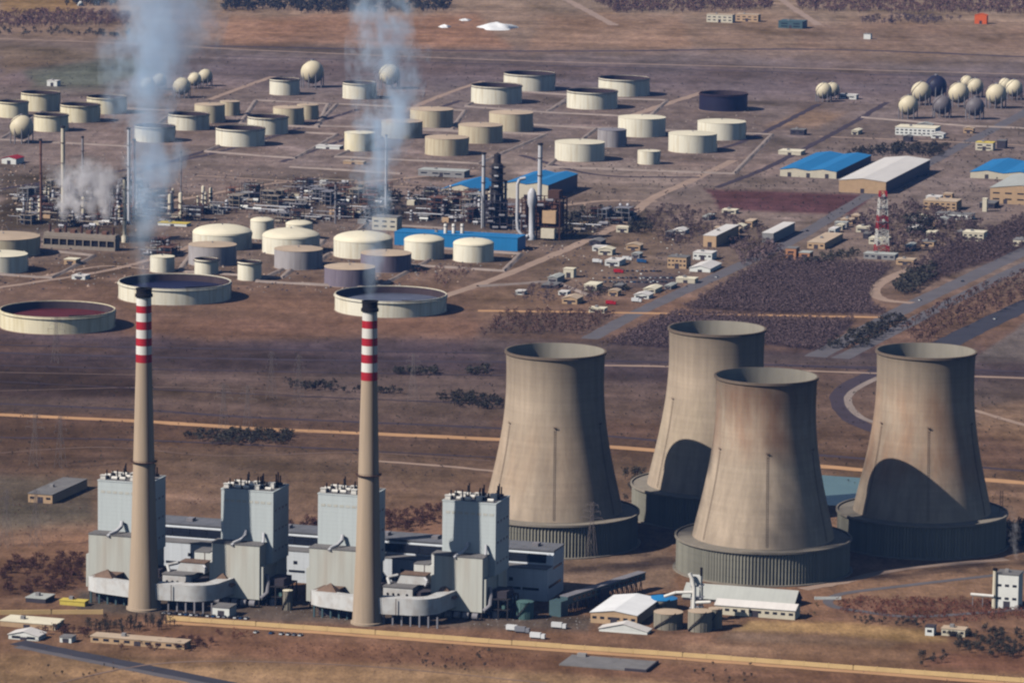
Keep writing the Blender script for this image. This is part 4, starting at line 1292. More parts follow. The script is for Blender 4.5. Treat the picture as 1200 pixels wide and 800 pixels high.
def shed(name, px, py, wpx, hpx, dm, wall, roof, label, cat, gables=1, rise=.12, group=None, doors=0, windows=0, rot=None, side=None, curved=False):
    """hall or house: front wall towards the camera, wpx wide and hpx high in the photograph, dm metres deep"""
    s = S(py)
    w_, h = wpx / s / math.cos(ROT), hpx / s / .98
    c_ = G(px, py) + AX * (w_ / 2) + AY * (dm / 2)
    OCC.append((c_.x, c_.y, math.hypot(w_, dm) / 2))
    t = thing(name, label, cat, G(px, py), ROT if rot is None else R(rot), group)
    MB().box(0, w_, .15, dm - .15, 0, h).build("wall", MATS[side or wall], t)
    MB().box(.01, w_ - .01, -.05, .149, 0, h - .01).build("front_wall", MATS[wall], t)
    if gables == -1:
        rz = rise * dm
        z0 = h + .03
        pr = [(-.6, z0 - .2), (dm / 2, z0 + rz), (dm + .6, z0 - .2)]
        vv = [(x, y, z + dz) for x in (-.6, w_ + .6) for dz in (0, .3) for y, z in pr]
        rf_ = MB().add(vv, [(0, 1, 7, 6), (1, 2, 8, 7), (3, 9, 10, 4), (4, 10, 11, 5), (0, 6, 9, 3), (2, 5, 11, 8), (0, 3, 4, 1), (1, 4, 5, 2), (6, 7, 10, 9), (7, 8, 11, 10)])
        rf_.build("roof", MATS[roof], t)
        for x in (.05, w_ - .05):
            MB().add([(x, 0, h), (x, dm, h), (x, dm / 2, h + rz)], [(0, 1, 2)]).build("gable", MATS[side or wall], t)
    elif gables:
        gw = w_ / gables
        for i in range(gables):
            x0, x1 = i * gw, (i + 1) * gw
            o = .5
            rz = gw * rise
            e0, e1 = (o if i == 0 else 0), (o if i == gables - 1 else 0)
            gm_ = MB()
            if curved:
                k = 8
                arc = [(x0 - e0 + (x1 + e1 - x0 + e0) * j / k, h + rz * math.sin(math.pi * j / k) + .03) for j in range(k + 1)]
            else:
                arc = [(x0 - e0, h + .03), ((x0 + x1) / 2, h + rz + .03), (x1 + e1, h + .03)]
            vv = [(x, -o, z) for x, z in arc] + [(x, dm + o, z) for x, z in arc] + [(x, -o, z + .35) for x, z in arc] + [(x, dm + o, z + .35) for x, z in arc]
            k = len(arc)
            ff = []
            for j in range(k - 1):
                ff += [(j, j + 1, k + j + 1, k + j), (2 * k + j, 3 * k + j, 3 * k + j + 1, 2 * k + j + 1),
                       (j, 2 * k + j, 2 * k + j + 1, j + 1), (k + j, k + j + 1, 3 * k + j + 1, 3 * k + j)]
            ff += [(0, k, 3 * k, 2 * k), (k - 1, 3 * k - 1, 4 * k - 1, 2 * k - 1)]
            gm_.add(vv, ff).build("roof", MATS[roof], t)
            va = [(x, .05, z) for x, z in arc]
            vb = [(x, dm - .05, z) for x, z in arc]
            MB().add(va, [tuple(range(len(va)))]).build("gable", MATS[wall], t)
            MB().add(vb, [tuple(range(len(vb)))]).build("gable", MATS[wall], t)
    else:
        MB().box(-.3, w_ + .3, -.35, dm + .3, h + .002, h + .45).build("roof", MATS[roof], t)
        if w_ > 12:
            MB().box(w_ * .3, w_ * .3 + 2.4, dm * .4, dm * .4 + 2.4, h + .451, h + 2.2).build("roof_hatch", MATS["wall_grey"], t)
    for i in range(doors):
        x = w_ * (i + .5) / doors
        dw = min(4.0, w_ / doors * .5)
        MB().box(x - dw / 2, x + dw / 2, -.14, -.052, 0, min(h * .7, 4.6)).build("door", MATS["wall_dark"], t)
    for i in range(windows):
        x = w_ * (i + .5) / windows
        ww = w_ / windows * .55
        for zz in ([h * .55] if h < 7 else [h * .3, h * .68]):
            MB().box(x - ww / 2, x + ww / 2, -.12, -.052, zz - .7, zz + .8).build("window", MATS["glass_dark"], t)
    return t


HS = "large industrial halls beside the refinery"
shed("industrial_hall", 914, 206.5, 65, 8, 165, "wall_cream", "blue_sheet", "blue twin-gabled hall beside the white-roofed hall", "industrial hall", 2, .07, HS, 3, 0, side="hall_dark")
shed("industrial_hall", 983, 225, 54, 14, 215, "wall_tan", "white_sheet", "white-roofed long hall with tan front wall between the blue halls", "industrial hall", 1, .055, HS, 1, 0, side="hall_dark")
shed("industrial_hall", 1137, 208.5, 75, 7, 120, "wall_cream", "blue_sheet", "blue-roofed hall at the picture's edge behind the tan hall", "industrial hall", 2, .07, HS, 2)
shed("industrial_hall", 1160, 238, 70, 18, 120, "wall_tan", "grey_sheet", "tan-walled hall with pale grey roof at the picture's edge", "industrial hall", 1, .06, HS, 2, 5)
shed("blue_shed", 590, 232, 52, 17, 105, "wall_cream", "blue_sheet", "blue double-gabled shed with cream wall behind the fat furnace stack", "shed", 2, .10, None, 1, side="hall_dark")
shed("blue_shed", 516, 228, 46, 6, 75, "wall_cream", "blue_sheet", "low blue-roofed shed just beyond the twin slim stacks", "shed", 1, .14, None, 1)
shed("blue_shed", 462, 287, 144, 15, 26, "blue_sheet", "blue_sheet", "long bright blue shed behind the medium dome tanks", "shed", 0, .1, None, 0)
shed("block_house", 436, 269, 29, 15, 16, "wall_cream", "roof_grey", "yellow-white block house at the blue shed's end under the thinner plume", "building", 0, .1, None, 0, 3)
shed("office_block", 1049, 158, 46, 9, 30, "wall_white", "roof_cream", "long low white building with dark glass front below the sphere battery", "building", 0, .1, None, 0, 9)
# ------------------------------------------------------------------ refinery process units
def process_unit(px, py, w_, d, label, seed, cols=4, drums=5, frames=3, racks=2, hmax=16, name="process_unit", low=False):
    rv = random.Random(seed)
    t = thing(name, label, "process unit", G(px, py), ROT, "refinery process units")
    for i in range(frames):
        x, y = rv.uniform(0, w_ - 10), rv.uniform(0, d - 10)
        fw, fd = rv.uniform(8, 15), rv.uniform(8, 20)
        lv = rv.randint(1, 3 if not low else 2)
        fr = MB()
        for k in range(lv + 1):
            z = 4.5 * (k + 1)
            if k < lv: fr.box(x, x + fw, y, y + fd, z - .25, z)
        for xx in (x, x + fw / 2, x + fw):
            for yy in (y, y + fd):
                fr.box(xx - .25, xx + .25, yy - .25, yy + .25, 0, 4.5 * lv + 1.2)
        fr.build("steel_frame", MATS[rv.choice(["rust_dark", "wall_grey", "wall_dark", "furnace_brown", "metal_mid", "furnace_grey"])], t)
        for k in range(lv):
            q = MB().tube((x + 1, y + fd * .3, 4.5 * k + 2), (x + fw - 1, y + fd * .3, 4.5 * k + 2), 1.2, n=8)
            q.tube((x + 1, y + fd * .7, 4.5 * k + 2), (x + fw * .7, y + fd * .7, 4.5 * k + 2), 1.0, n=8)
            q.build("heat_exchanger", MATS[rv.choice(["metal_mid", "metal_pale", "furnace_grey", "wall_cream"])], t, 40)
    for i in range(cols):
        x, y = rv.uniform(2, w_ - 2), rv.uniform(2, d - 2)
        h, r = rv.uniform(.45, 1) * hmax, rv.uniform(.8, 1.9)
        c = MB().lathe([(r + .4, 0), (r + .4, 1.5), (r, 1.6), (r, h), (r * .6, h + r * .7), (.05, h + r)], 12, cx=x, cy=y)
        c.build("column", MATS[rv.choice(["metal_pale", "metal_mid", "wall_cream", "metal_mid"])], t, 40)
        for z in np.arange(h * .35, h, h * .3):
            MB().box(x - r - 1, x + r + 1, y - r - 1, y + r + .2, z, z + .25).build("column_platform", MATS["rust_dark"], t)
    for i in range(drums):
        x, y, ln, r = rv.uniform(0, w_ - 8), rv.uniform(0, d), rv.uniform(5, 9), rv.uniform(1, 1.8)
        q = MB().tube((x, y, r + 1), (x + ln, y, r + 1), r, n=10)
        q.box(x + 1, x + 1.6, y - r * .8, y + r * .8, 0, 1.2).box(x + ln - 1.6, x + ln - 1, y - r * .8, y + r * .8, 0, 1.2)
        q.build("drum", MATS[rv.choice(["metal_pale", "metal_mid", "wall_white", "furnace_grey"])], t, 40)
    for i in range(racks):
        y = d * (i + .5) / racks
        q = MB()
        for k in range(5):
            q.tube((0, y + k * .7, 5.2), (w_, y + k * .7, 5.2), .28, n=6)
        q.build("pipe", MATS[rv.choice(["metal_pale", "metal_mid", "furnace_grey"])], t)
        p = MB()
        for x in np.arange(1, w_, 8):
            p.box(x, x + .4, y - .4, y + 3.4, 4.5, 4.9).box(x, x + .4, y - .4, y, 0, 4.5).box(x, x + .4, y + 3, y + 3.4, 0, 4.5)
        p.build("pipe_rack", MATS["rust_dark"], t)
    for i in range(2):
        x, y = rv.uniform(0, w_ - 9), rv.uniform(0, d - 9)
        MB().box(x, x + rv.uniform(5, 9), y, y + rv.uniform(5, 9), 0, rv.uniform(3, 5)).build("control_hut", MATS[rv.choice(["wall_cream", "wall_white", "wall_tan", "wall_grey"])], t)
    return t


process_unit(2, 262, 34, 110, "dark refinery unit at the picture's edge below the red-roofed hut", 1, 4, 5, 6, 3, 20)
process_unit(52, 266, 62, 95, "refinery unit hidden in grey steam behind the row of furnace cells", 2, 7, 6, 6, 3, 17)
process_unit(118, 262, 30, 130, "rust-red refinery unit around the tallest thin stack beside the thick plume", 3, 4, 4, 6, 2, 24)
process_unit(180, 262, 36, 130, "refinery unit with slim banded columns seen at the thick plume's edge", 4, 5, 4, 4, 2, 26)
process_unit(222, 250, 44, 70, "low refinery unit with two pale columns clear of the thick plume", 5, 2, 5, 3, 2, 18)
process_unit(282, 252, 44, 100, "low pipework yard behind the small domed tank in the gap", 6, 2, 8, 3, 4, 9)
process_unit(326, 226, 50, 100, "low pipework yard just below the pale track on the bare plot", 7, 1, 8, 4, 4, 8)
process_unit(352, 260, 46, 90, "low pipework yard behind the middle large dome tank with a thin mast", 8, 2, 7, 4, 3, 13)
process_unit(398, 252, 30, 120, "refinery unit crossed by the thinner smoke plume, behind the block house", 9, 3, 5, 4, 2, 12)
process_unit(466, 258, 46, 110, "dark refinery unit right behind the blue shed's white vents", 10, 4, 6, 6, 3, 14)
process_unit(512, 262, 36, 90, "dark refinery unit just before the low blue-roofed shed", 11, 3, 5, 5, 2, 14)
process_unit(652, 272, 36, 110, "dark low refinery unit beside the fat furnace stack and the pale road", 12, 1, 5, 4, 2, 8)


for i, (px, py, w_, d, lb) in enumerate([
    (262, 236, 40, 60, "low pipework strip just beyond the two short white vessels, near the plume"),
    (300, 240, 44, 70, "low pipework strip in the middle of the bare yard behind the large domes"),
    (318, 262, 40, 50, "low pipework strip touching the small dome in the gap"),
    (396, 238, 36, 80, "low pipework strip beside the thin mauve mast, farther row"),
    (416, 262, 26, 60, "cramped pipework between thin mauve mast and block house"),
    (354, 240, 40, 70, "low pipework strip farther than the middle large dome"),
    (470, 240, 44, 80, "dark pipework in the farther row behind the blue shed"),
    (520, 244, 40, 70, "dark pipework in the farther row near the low blue-roofed shed"),
    (4, 236, 40, 90, "dark unit at the picture's edge just below the red-roofed hut"),
    (58, 236, 50, 80, "rear pipework behind the steam, at the foot of the dark thin stacks"),
    (104, 232, 36, 90, "rear pipework between steam and the tallest thin stack"),
    (690, 262, 30, 70, "low pipework among dark trees beside the pale road"),
    (160, 300, 30, 40, "low pipework in the yard behind the first chimney's tip"),
    (556, 262, 30, 60, "pipework at the foot of the slim white twin stack")]):
    process_unit(px, py, w_, d, lb, 40 + i, 3, 9, 8, 3, 13)


process_unit(10, 250, 44, 90, "tall dark columns unit at the picture's edge, between red-roofed hut and edge tanks", 80, 6, 6, 6, 2, 24)


process_unit(120, 245, 34, 110, 'crowded column unit right behind the tallest thin stack', 81, 7, 6, 6, 2, 24)


process_unit(88, 262, 36, 60, 'column unit half lost in the steam beside the pale thick stack', 82, 6, 6, 6, 2, 24)


process_unit(600, 270, 22, 60, 'crowded column unit between dark column and furnace block', 83, 5, 6, 6, 2, 24)


process_unit(536, 262, 26, 60, 'crowded column unit just before the slim white twin stack', 84, 5, 6, 6, 2, 24)


def slim_stack(px, py, ytop, wpx, label, m="metal_pale", flare=1.0, base=None):
    s = S(py)
    h = hm(py, ytop, px)
    r = wpx / 2 / s
    t = thing("slim_stack", label, "stack", G(px, py), 0, "slim refinery stacks")
    MB().lathe([(r * flare, 0), (r, h * .25), (r, h)], 14).build("shaft", MATS[m], t, 40)
    MB().lathe([(r * 1.15, h - 1.5), (r * 1.3, h - 1.4), (r * 1.3, h + .3), (r * .7, h + .3)], 14).build("stack_tip", MATS["steel_dark"], t, 30)
    rg = MB()
    for k in (.35, .6, .82):
        rg.lathe([(r, h * k), (r + 1, h * k), (r + 1, h * k + .3), (r, h * k + .3)], 14)
    rg.build("platform", MATS["rust_dark"], t)
    if base:
        MB().lathe([(r * base, 0), (r * base, h * .09), (r, h * .12)], 16).build("stack_base", MATS[m], t, 40)
    return t


slim_stack(48, 262, 163, 2.6, "thin dark stack nearest the red-roofed hut", "furnace_brown")
slim_stack(74, 255, 148, 4.6, "pale thick stack rising behind the steam of the furnace cells", "wall_cream")
slim_stack(97, 255, 160, 2.6, "thin dark stack between the pale thick one and the tallest one", "metal_mid")
slim_stack(146, 284, 208, 4.2, "pale stack with a thick foot at the end of the furnace cells", "wall_cream", 1, 1.7)
slim_stack(151, 262, 150, 3.6, "tallest thin white stack at the thick plume's edge")
slim_stack(157, 258, 163, 3.4, "dark stack right beside the tallest white one at the plume's edge", "furnace_brown")
slim_stack(212, 240, 178, 1.6, "hair-thin grey stack veiled at the plume's clear edge", "metal_mid")
slim_stack(452, 248, 158, 2.6, "thin white flare stack standing at the thinner plume's edge")
slim_stack(393, 262, 214, 2.2, "thin mauve mast standing in the pipework behind the large domes", "metal_mid")
slim_stack(566, 266, 179, 4.2, "slim white stack before the dark lattice column, with a bent side pipe")
slim_stack(592, 268, 212, 3.2, "shorter grey stack on the far side of the dark lattice column", "metal_mid")
slim_stack(632, 262, 168, 5.2, "fat white stack rising from the furnace block beside the blue sheds")
for px, y0, y1, wd, lb in ((199, 257, 229, 4.5, "banded pale column nearer the plume of a close pair"),
                           (211.5, 257, 227, 4.5, "banded pale column farther from the plume of a close pair"),
                           (238, 240, 219, 4, "taller of two short white vessels right of the plume"),
                           (247, 238, 221, 4, "shorter of two short white vessels right of the plume")):
    s = S(y0); h = hm(y0, y1, px); r = wd / 2 / s
    t = thing("upright_vessel", lb.replace("right of the plume", "clear of the plume"), "process vessel", G(px, y0), 0, "upright refinery vessels")
    MB().lathe([(r, 0), (r, h), (r * .6, h + r * .6), (.05, h + r * .8)], 14).build("shell", MATS["wall_cream"], t, 40)
    MB().lathe([(r * 1.35, h * .3), (r * 1.35, h * .42), (r, h * .42)], 14).build("band", MATS["rust_dark"], t, 30)
    MB().lathe([(r * 1.35, h * .62), (r * 1.35, h * .68), (r, h * .68)], 14).build("platform", MATS["rust_dark"], t, 30)


def furnace_cells():
    px, py = 51, 290
    s = S(py)
    t = thing("furnace_row", "long grey furnace bank with a row of dark openings under grey steam", "furnace", G(px, py), ROT)
    n_, cw = 9, 85 / s / math.cos(ROT) / 9
    h = hm(py, 272, px)
    MB().box(0, n_ * cw, 1.2, 12, 0, h).build("rear_wall", MATS["furnace_grey"], t)
    MB().box(-.3, n_ * cw + .3, -.4, 12.3, h * .62, h * .80).build("lintel_beam", MATS["furnace_grey"], t)
    MB().box(-.3, n_ * cw + .3, -.4, 1.2, 0, h * .22).build("sill_beam", MATS["furnace_grey"], t)
    for i in range(n_ + 1):
        MB().box(i * cw - .5, i * cw + .5, -.5, 1.19, h * .22, h * .62).build("pier", MATS["furnace_grey"], t)
    for i in range(n_):
        MB().box(i * cw + .51, (i + 1) * cw - .51, .9, 1.19, h * .221, h * .619).build("opening", MATS["soot_black"], t)
        if i % 2 == 0:
            MB().lathe([(1.3, h), (1.3, h + 6), (.9, h + 7)], 10, cx=(i + .5) * cw, cy=6).build("short_stack", MATS["rust_dark"], t, 40)
        else:
            MB().box((i + .2) * cw, (i + .8) * cw, 3, 9, h + .01, h + 3).build("burner_box", MATS["furnace_brown"], t)
    return t


furnace_cells()


def lattice_column():
    px, py = 582, 268
    h = hm(py, 181, px)
    t = thing("distillation_column", "dark distillation column wrapped in platforms between two slim stacks", "distillation column", G(px, py), 0)
    r = 5.6
    MB().lathe([(r + 1, 0), (r + 1, 4), (r, 5), (r, h - 10), (r * .6, h - 8), (r * .6, h), (.1, h + 2)], 20).build("shell", MATS["steel_dark"], t, 40)
    for k in range(9):
        z = 8 + k * (h - 14) / 9
        q = MB().lathe([(r, z), (r + 2.2, z), (r + 2.2, z + .4), (r, z + .4)], 20)
        q.lathe([(r + 2.1, z + 1.3), (r + 2.3, z + 1.3), (r + 2.3, z + 1.5), (r + 2.1, z + 1.5)], 20, closed=True)
        q.build("platform", MATS["wall_dark"], t)
    for a in (3.6, 4.4, 5.2, .6):
        MB().path([(r * 1.25 * math.cos(a), r * 1.25 * math.sin(a), 2), (r * 1.25 * math.cos(a), r * 1.25 * math.sin(a), h * (.55 + .1 * math.sin(a * 7)))], .6, 7).build("riser_pipe", MATS["metal_mid"], t, 40)
    fr = MB()
    for x in (-11, -4, 3, 10):
        for y in (-9, 0, 9):
            fr.box(x - .4, x + .4, y - .4, y + .4, 0, 26)
    for z in (6, 12, 18, 25.6):
        fr.box(-11.4, 10.4, -9.4, 9.4, z, z + .4)
    fr.build("steel_frame", MATS["wall_dark"], t)
    for x, y, z in ((-9, -9.8, 8), (2, -9.8, 14), (-8, -9.8, 20), (4, -9.8, 2.4), (-4, -9.8, 2.4)):
        MB().tube((x, y, z), (x + 5.5, y, z), 1.4, n=10).build("heat_exchanger", MATS["metal_mid"], t, 40)
    MB().path([(-14, -5, 1), (-14, -5, 30), (-15.5, -5, 33), (-19, -5, 34)], .9, 8).build("bent_pipe", MATS["metal_pale"], t, 40)
    for k, z in enumerate((h - 12, h - 20, h - 30)):
        MB().tube((-3, -r - 1.4, z), (1, -r - 1.4, z), 1.2, n=8).build("condenser", MATS["metal_pale"], t, 40)


lattice_column()


def furnace_block():
    px, py = 606, 280
    t = thing("furnace_block", "rust-brown furnace block with white vessels under the fat white stack", "furnace", G(px, py), ROT)
    MB().box(6, 38, 8, 26, 12, 34).build("casing", MATS["furnace_brown"], t)
    fr = MB()
    for x in np.linspace(3, 40, 6):
        for y in (4, 16, 28):
            fr.box(x - .5, x + .5, y - .5, y + .5, 0, 38)
    for z in (6, 12, 19, 26, 33, 38):
        fr.box(2.6, 40.4, 3.6, 4.4, z, z + .6).box(2.6, 40.4, 27.6, 28.4, z, z + .6)
        fr.box(2.6, 3.4, 4.4, 27.6, z, z + .6).box(39.6, 40.4, 4.4, 27.6, z, z + .6)
    fr.build("steel_frame", MATS["rust_dark"], t)
    MB().box(24, 37, 1, 7, 16, 28).build("duct_box", MATS["wall_tan"], t)
    MB().box(23, 36, 0, 6, 2, 11).build("pump_house", MATS["wall_cream"], t)
    MB().lathe([(4.0, 0), (4.0, 4), (2.6, 6), (2.6, 30), (4.2, 34), (4.2, 44), (2, 48), (.1, 49)], 18, cx=14, cy=0).build("reactor_vessel", MATS["metal_pale"], t, 40)
    MB().path([(12, -4, 4), (7, -4, 3), (2, -4, 9), (1, -4, 18), (1, -4, 52), (3, -4, 57), (8, -2, 58)], 1.5, 10).build("bent_pipe", MATS["metal_pale"], t, 40)
    for x, y, z, ln in ((4, -2, 22, 5), (20, -1, 33, 6), (28, 0, 38, 7), (6, 0, 12, 4)):
        MB().tube((x, y, z), (x + ln, y, z), 1.5, n=10).build("drum", MATS["metal_mid"], t, 40)
    MB().box(27, 38, 8, 20, 38.7, 46).build("upper_casing", MATS["rust_dark"], t)


furnace_block()
for px, lb in ((522, "white vent pipe on the blue shed, closest to the block house"), (531.5, "white vent pipe on the blue shed, middle of three"),
               (541.5, "white vent pipe on the blue shed, closest to the dark column")):
    t = thing("vent_pipe", lb, "vent", G(px, 289), 0, "white vents before the blue shed")
    h = hm(289, 263, px)
    MB().lathe([(2.0, 0), (1.7, h * .5), (1.7, h), (1.2, h + .8)], 14).build("pipe", MATS["paint_white"], t, 40)
    MB().lathe([(2.1, h - 2), (2.1, h - 1.4), (1.7, h - 1.4)], 14).build("collar", MATS["metal_mid"], t, 30)

# ------------------------------------------------------------------ smaller buildings
B_ = [  # name, px, py, wpx, hpx, depth, wall, roof, gables, windows, label
    ("red_roofed_hut", 2, 192, 17, 6, 22, "wall_white", "roof_red", 1, 0, "small red-roofed hut above the dark refinery unit at the picture's edge"),
    ("warehouse", 824, 289, 15, 13, 85, "wall_tan", "white_sheet", 0, 0, "long pale-roofed building with tan end, near one of two alike by the grove"),
    ("warehouse", 893, 284, 13, 11, 85, "wall_grey", "white_sheet", 0, 0, "long pale-roofed building with dark side, farther one of two alike"),
    ("canteen", 812, 304, 22, 8, 18, "wall_white", "white_sheet", 0, 4, "bright white low building with window row beside the car park"),
    ("open_shed", 808, 318, 24, 4, 40, "wall_white", "white_sheet", 1, 0, "white lean-to roof sloping beside the window-rowed canteen"),
    ("office_block", 782, 314, 22, 13, 16, "wall_tan", "roof_grey", 0, 5, "tan office block between the car park and the white canteen"),
    ("brick_house", 920.5, 304, 12, 13, 14, "wall_brick", "roof_grey", 0, 1, "orange brick house with its front sunlit, first of a pair by the grove"),
    ("brick_house", 936, 305, 12.5, 9, 14, "wall_brick", "grey_sheet", 0, 1, "smaller orange brick house, second of a pair by the grove"),
    ("long_barrack", 946, 291, 20, 7, 75, "wall_tan", "roof_tan", 0, 3, "tan long barrack with flat roof behind the brick pair"),
    ("workshop", 1082, 245, 38, 10, 26, "wall_tan", "roof_tan", 0, 6, "sunlit tan workshop between the mast and the tan-walled hall"),
    ("workshop", 1096, 256, 42, 6, 16, "wall_white", "roof_grey", 0, 6, "low white-fronted workshop just below the tan one"),
    ("gate_tower", 1151, 248, 5, 15, 6, "wall_cream", "roof_cream", 0, 0, "narrow cream tower by the tan-walled hall's corner"),
    ("office_block", 1128, 282, 24, 10, 18, "wall_cream", "roof_cream", 0, 4, "cream house among bare trees below the low workshops"),
    ("office_block", 1187, 288, 22, 7, 18, "wall_cream", "roof_grey", 0, 4, "cream house at the picture's edge among bare trees"),
    ("low_house", 1003, 272, 16, 6, 14, "wall_cream", "roof_cream", 0, 2, "small cream house on the near side of the striped mast, upper one"),
    ("low_house", 1018, 286, 22, 7, 16, "wall_cream", "roof_cream", 0, 3, "cream house at the very foot of the striped mast"),
    ("low_house", 1012, 303, 36, 6, 14, "wall_grey", "grey_sheet", 0, 5, "long grey house below the striped mast facing the grove"),
    ("low_house", 1050, 310, 20, 6, 14, "wall_tan", "roof_tan", 0, 2, "tan house just below the long grey house at the grove's corner"),
    ("low_house", 1062, 262, 20, 6, 18, "wall_white", "grey_sheet", 0, 3, "white house behind the mast among trees, below the workshops"),
    ("low_house", 1078, 288, 16, 5, 12, "wall_tan", "roof_grey", 0, 2, "small tan house among trees between mast and curving lane"),
    ("low_house", 985, 262, 14, 5, 14, "wall_tan", "roof_tan", 0, 2, "small tan house beside the diagonal road before the mast"),
    ("low_house", 660, 325, 12, 10, 9, "wall_cream", "roof_cream", 0, 0, "cream box hut alone on the bare ground short of the car park"),
    ("low_house", 722, 272, 14, 6, 10, "wall_cream", "roof_cream", 0, 2, "cream hut at the bend of the pale road by dark trees"),
    ("low_house", 708, 252, 32, 3, 10, "wall_tan", "roof_tan", 0, 0, "long low tan shelter along the pale road beyond the furnace block"),
    ("low_house", 694, 294, 14, 5, 12, "wall_white", "white_sheet", 0, 2, "small white hut behind the parked lorries"),
    ("low_house", 836, 272, 30, 5, 12, "wall_tan", "roof_tan", 0, 3, "low tan building below the purple ploughed field"),
    ("low_house", 846, 250, 16, 4, 12, "wall_cream", "roof_cream", 0, 2, "tiny cream house at the purple field's near corner"),
    ("low_house", 792, 331, 22, 5, 12, "wall_cream", "roof_cream", 0, 0, "cream flat shelter at the car park's end"),
    ("low_house", 690, 366, 18, 5, 10, "wall_cream", "roof_cream", 0, 2, "cream shelter beside the red lorry by the diagonal road"),
    ("low_house", 604, 345, 10, 4, 10, "wall_white", "white_sheet", 0, 1, "small white hut on the verge of the pale diagonal road"),
    ("low_house", 912, 181, 26, 4, 22, "wall_cream", "roof_cream", 0, 0, "small cream shed beyond the blue twin-gabled hall"),
    ("low_house", 1143, 176, 20, 9, 14, "wall_cream", "yellow_paint", 0, 2, "yellowish house by the diagonal road behind the blue hall"),
    ("low_house", 1168, 174, 10, 9, 12, "wall_dark", "roof_grey", 0, 0, "dark block beside the yellowish house near the diagonal road"),
    ("low_house", 983, 116, 20, 5, 14, "wall_white", "white_sheet", 0, 2, "white hut beside the two overlapping spheres"),
    ("low_house", 926, 158, 16, 6, 14, "wall_dark", "roof_grey", 0, 2, "small dark hut by the road short of the pale track"),
    ("low_house", 912, 33, 28, 8, 30, "teal_sheet", "teal_sheet", 0, 2, "teal-grey building on the far plain beside the rising track"),
    ("low_house", 828, 26, 30, 9, 16, "wall_cream", "roof_tan", 0, 5, "cream farmhouse below the far orchard, first of a row"),
    ("low_house", 862, 25, 26, 8, 16, "wall_tan", "roof_tan", 0, 4, "tan farmhouse below the far orchard, last of a row"),
    ("low_house", 1012, 46, 8, 6, 10, "wall_white", "roof_grey", 0, 0, "tiny white hut alone on the far plain"),
    ("orange_shelter", 1142, 28, 14, 10, 10, "orange_paint", "orange_paint", 1, 0, "bright orange shelter on the far plain near the picture's top"),
    ("low_house", 490, 206, 54, 7, 20, "wall_grey", "grey_sheet", 0, 4, "long grey building beside the thinner plume behind the low blue shed"),
    ("low_house", 370, 174, 28, 3, 14, "wall_white", "white_sheet", 0, 0, "thin white shelter on bare ground below the slim tan tanks"),
    ("low_house", 402, 192, 24, 3, 10, "wall_tan", "roof_tan", 0, 0, "low tan wall-like shelter below the cream tank at the thinner plume"),
    ("low_house", 55, 101, 12, 6, 12, "wall_white", "white_sheet", 0, 0, "tiny white hut behind the corner tank cluster"),
    ("low_house", 75, 310, 14, 6, 12, "wall_tan", "roof_cream", 0, 1, "tan hut in the yard between edge tanks and furnace bank"),
    ("low_house", 84, 327, 16, 4, 12, "wall_white", "white_sheet", 0, 1, "small white hut in the yard above the maroon-topped tank"),
    ("low_house", 244, 172, 1, 1, 1, "wall_tan", "roof_tan", 0, 0, ""),
    ("low_house", 185, 264, 34, 3, 12, "wall_white", "yellow_paint", 0, 0, "long pale loading platform under the banded columns at the plume"),
    ("substation_house", 33, 588, 29, 10, 60, "wall_tan", "roof_grey", 0, 3, "tan-fronted flat-roofed building behind the row-end boiler house"),
    ("flat_shelter", 30, 705, 24, 5, 14, "wall_dark", "grey_sheet", 0, 0, "grey flat-roofed shelter beside dark shrubs at the row's end"),
    ("flat_shelter", 70, 708, 30, 5, 6, "yellow_paint", "yellow_paint", 0, 0, "yellow low barrier wall at the foot of the row-end boiler house"),
    ("long_store", 0, 733, 64, 6, 16, "wall_tan", "roof_cream", 0, 0, "cream low store cut by the picture's edge above the road's start"),
    ("long_store", 106, 752, 112, 7, 10, "wall_tan", "roof_tan", 0, 9, "long tan flat-roofed store between shrubs below the first chimney"),
    ("gatehouse", 10, 748, 36, 5, 11, "wall_white", "white_sheet", 1, 2, "small white gatehouse where the dark road starts"),
    ("gatehouse", 70, 752, 14, 6, 7, "wall_white", "roof_grey", 0, 1, "tiny pale kiosk beside the dark road, next to the shrubs"),
    ("gatehouse", 52, 737, 13, 6, 8, "wall_cream", "roof_cream", 0, 1, "cream kiosk behind the white gatehouse"),
    ("electrical_house", 249, 722, 20, 11, 12, "wall_white", "roof_grey", 0, 0, "white block with crowded roof below the shadow-crossed boiler house"),
    ("white_tent_hall", 692, 729, 54, 12, 50, "wall_tan", "spoil_white", 1, 6, "bright white broad-roofed hall with tan front beside two grey silos"),
    ("white_canopy", 702, 739, 56, 3, 9, "wall_white", "white_sheet", 1, 0, "low white canopy right in front of the bright broad-roofed hall"),
    ("ribbed_hall", 800, 702, 128, 3, 20, "wall_dark", "grey_sheet", -1, 0, "long pale-green roofed hall at the foot of the frontmost cooling tower"),
    ("long_shed", 838, 719, 92, 11, 13, "wall_cream", "white_sheet", -1, 10, "long cream shed with white roof before the pale-green roofed hall"),
    ("pump_station", 1166, 712, 26, 40, 14, "wall_white", "roof_grey", 0, 3, "white tall block with dark window bands beside the small chimney, steaming"),
    ("ruined_house", 1103, 744, 27, 8, 8, "wall_cream", "roof_tan", 0, 4, "tan low house by the dark hedge under the reddish scrub"),
    ("ruined_house", 1084, 744, 10, 10, 7, "wall_white", "wall_dark", 0, 1, "narrow white-fronted hut beside the tan low house"),
    ("low_house", 642, 752, 5, 3, 4, "wall_white", "white_sheet", 0, 0, ""),
]
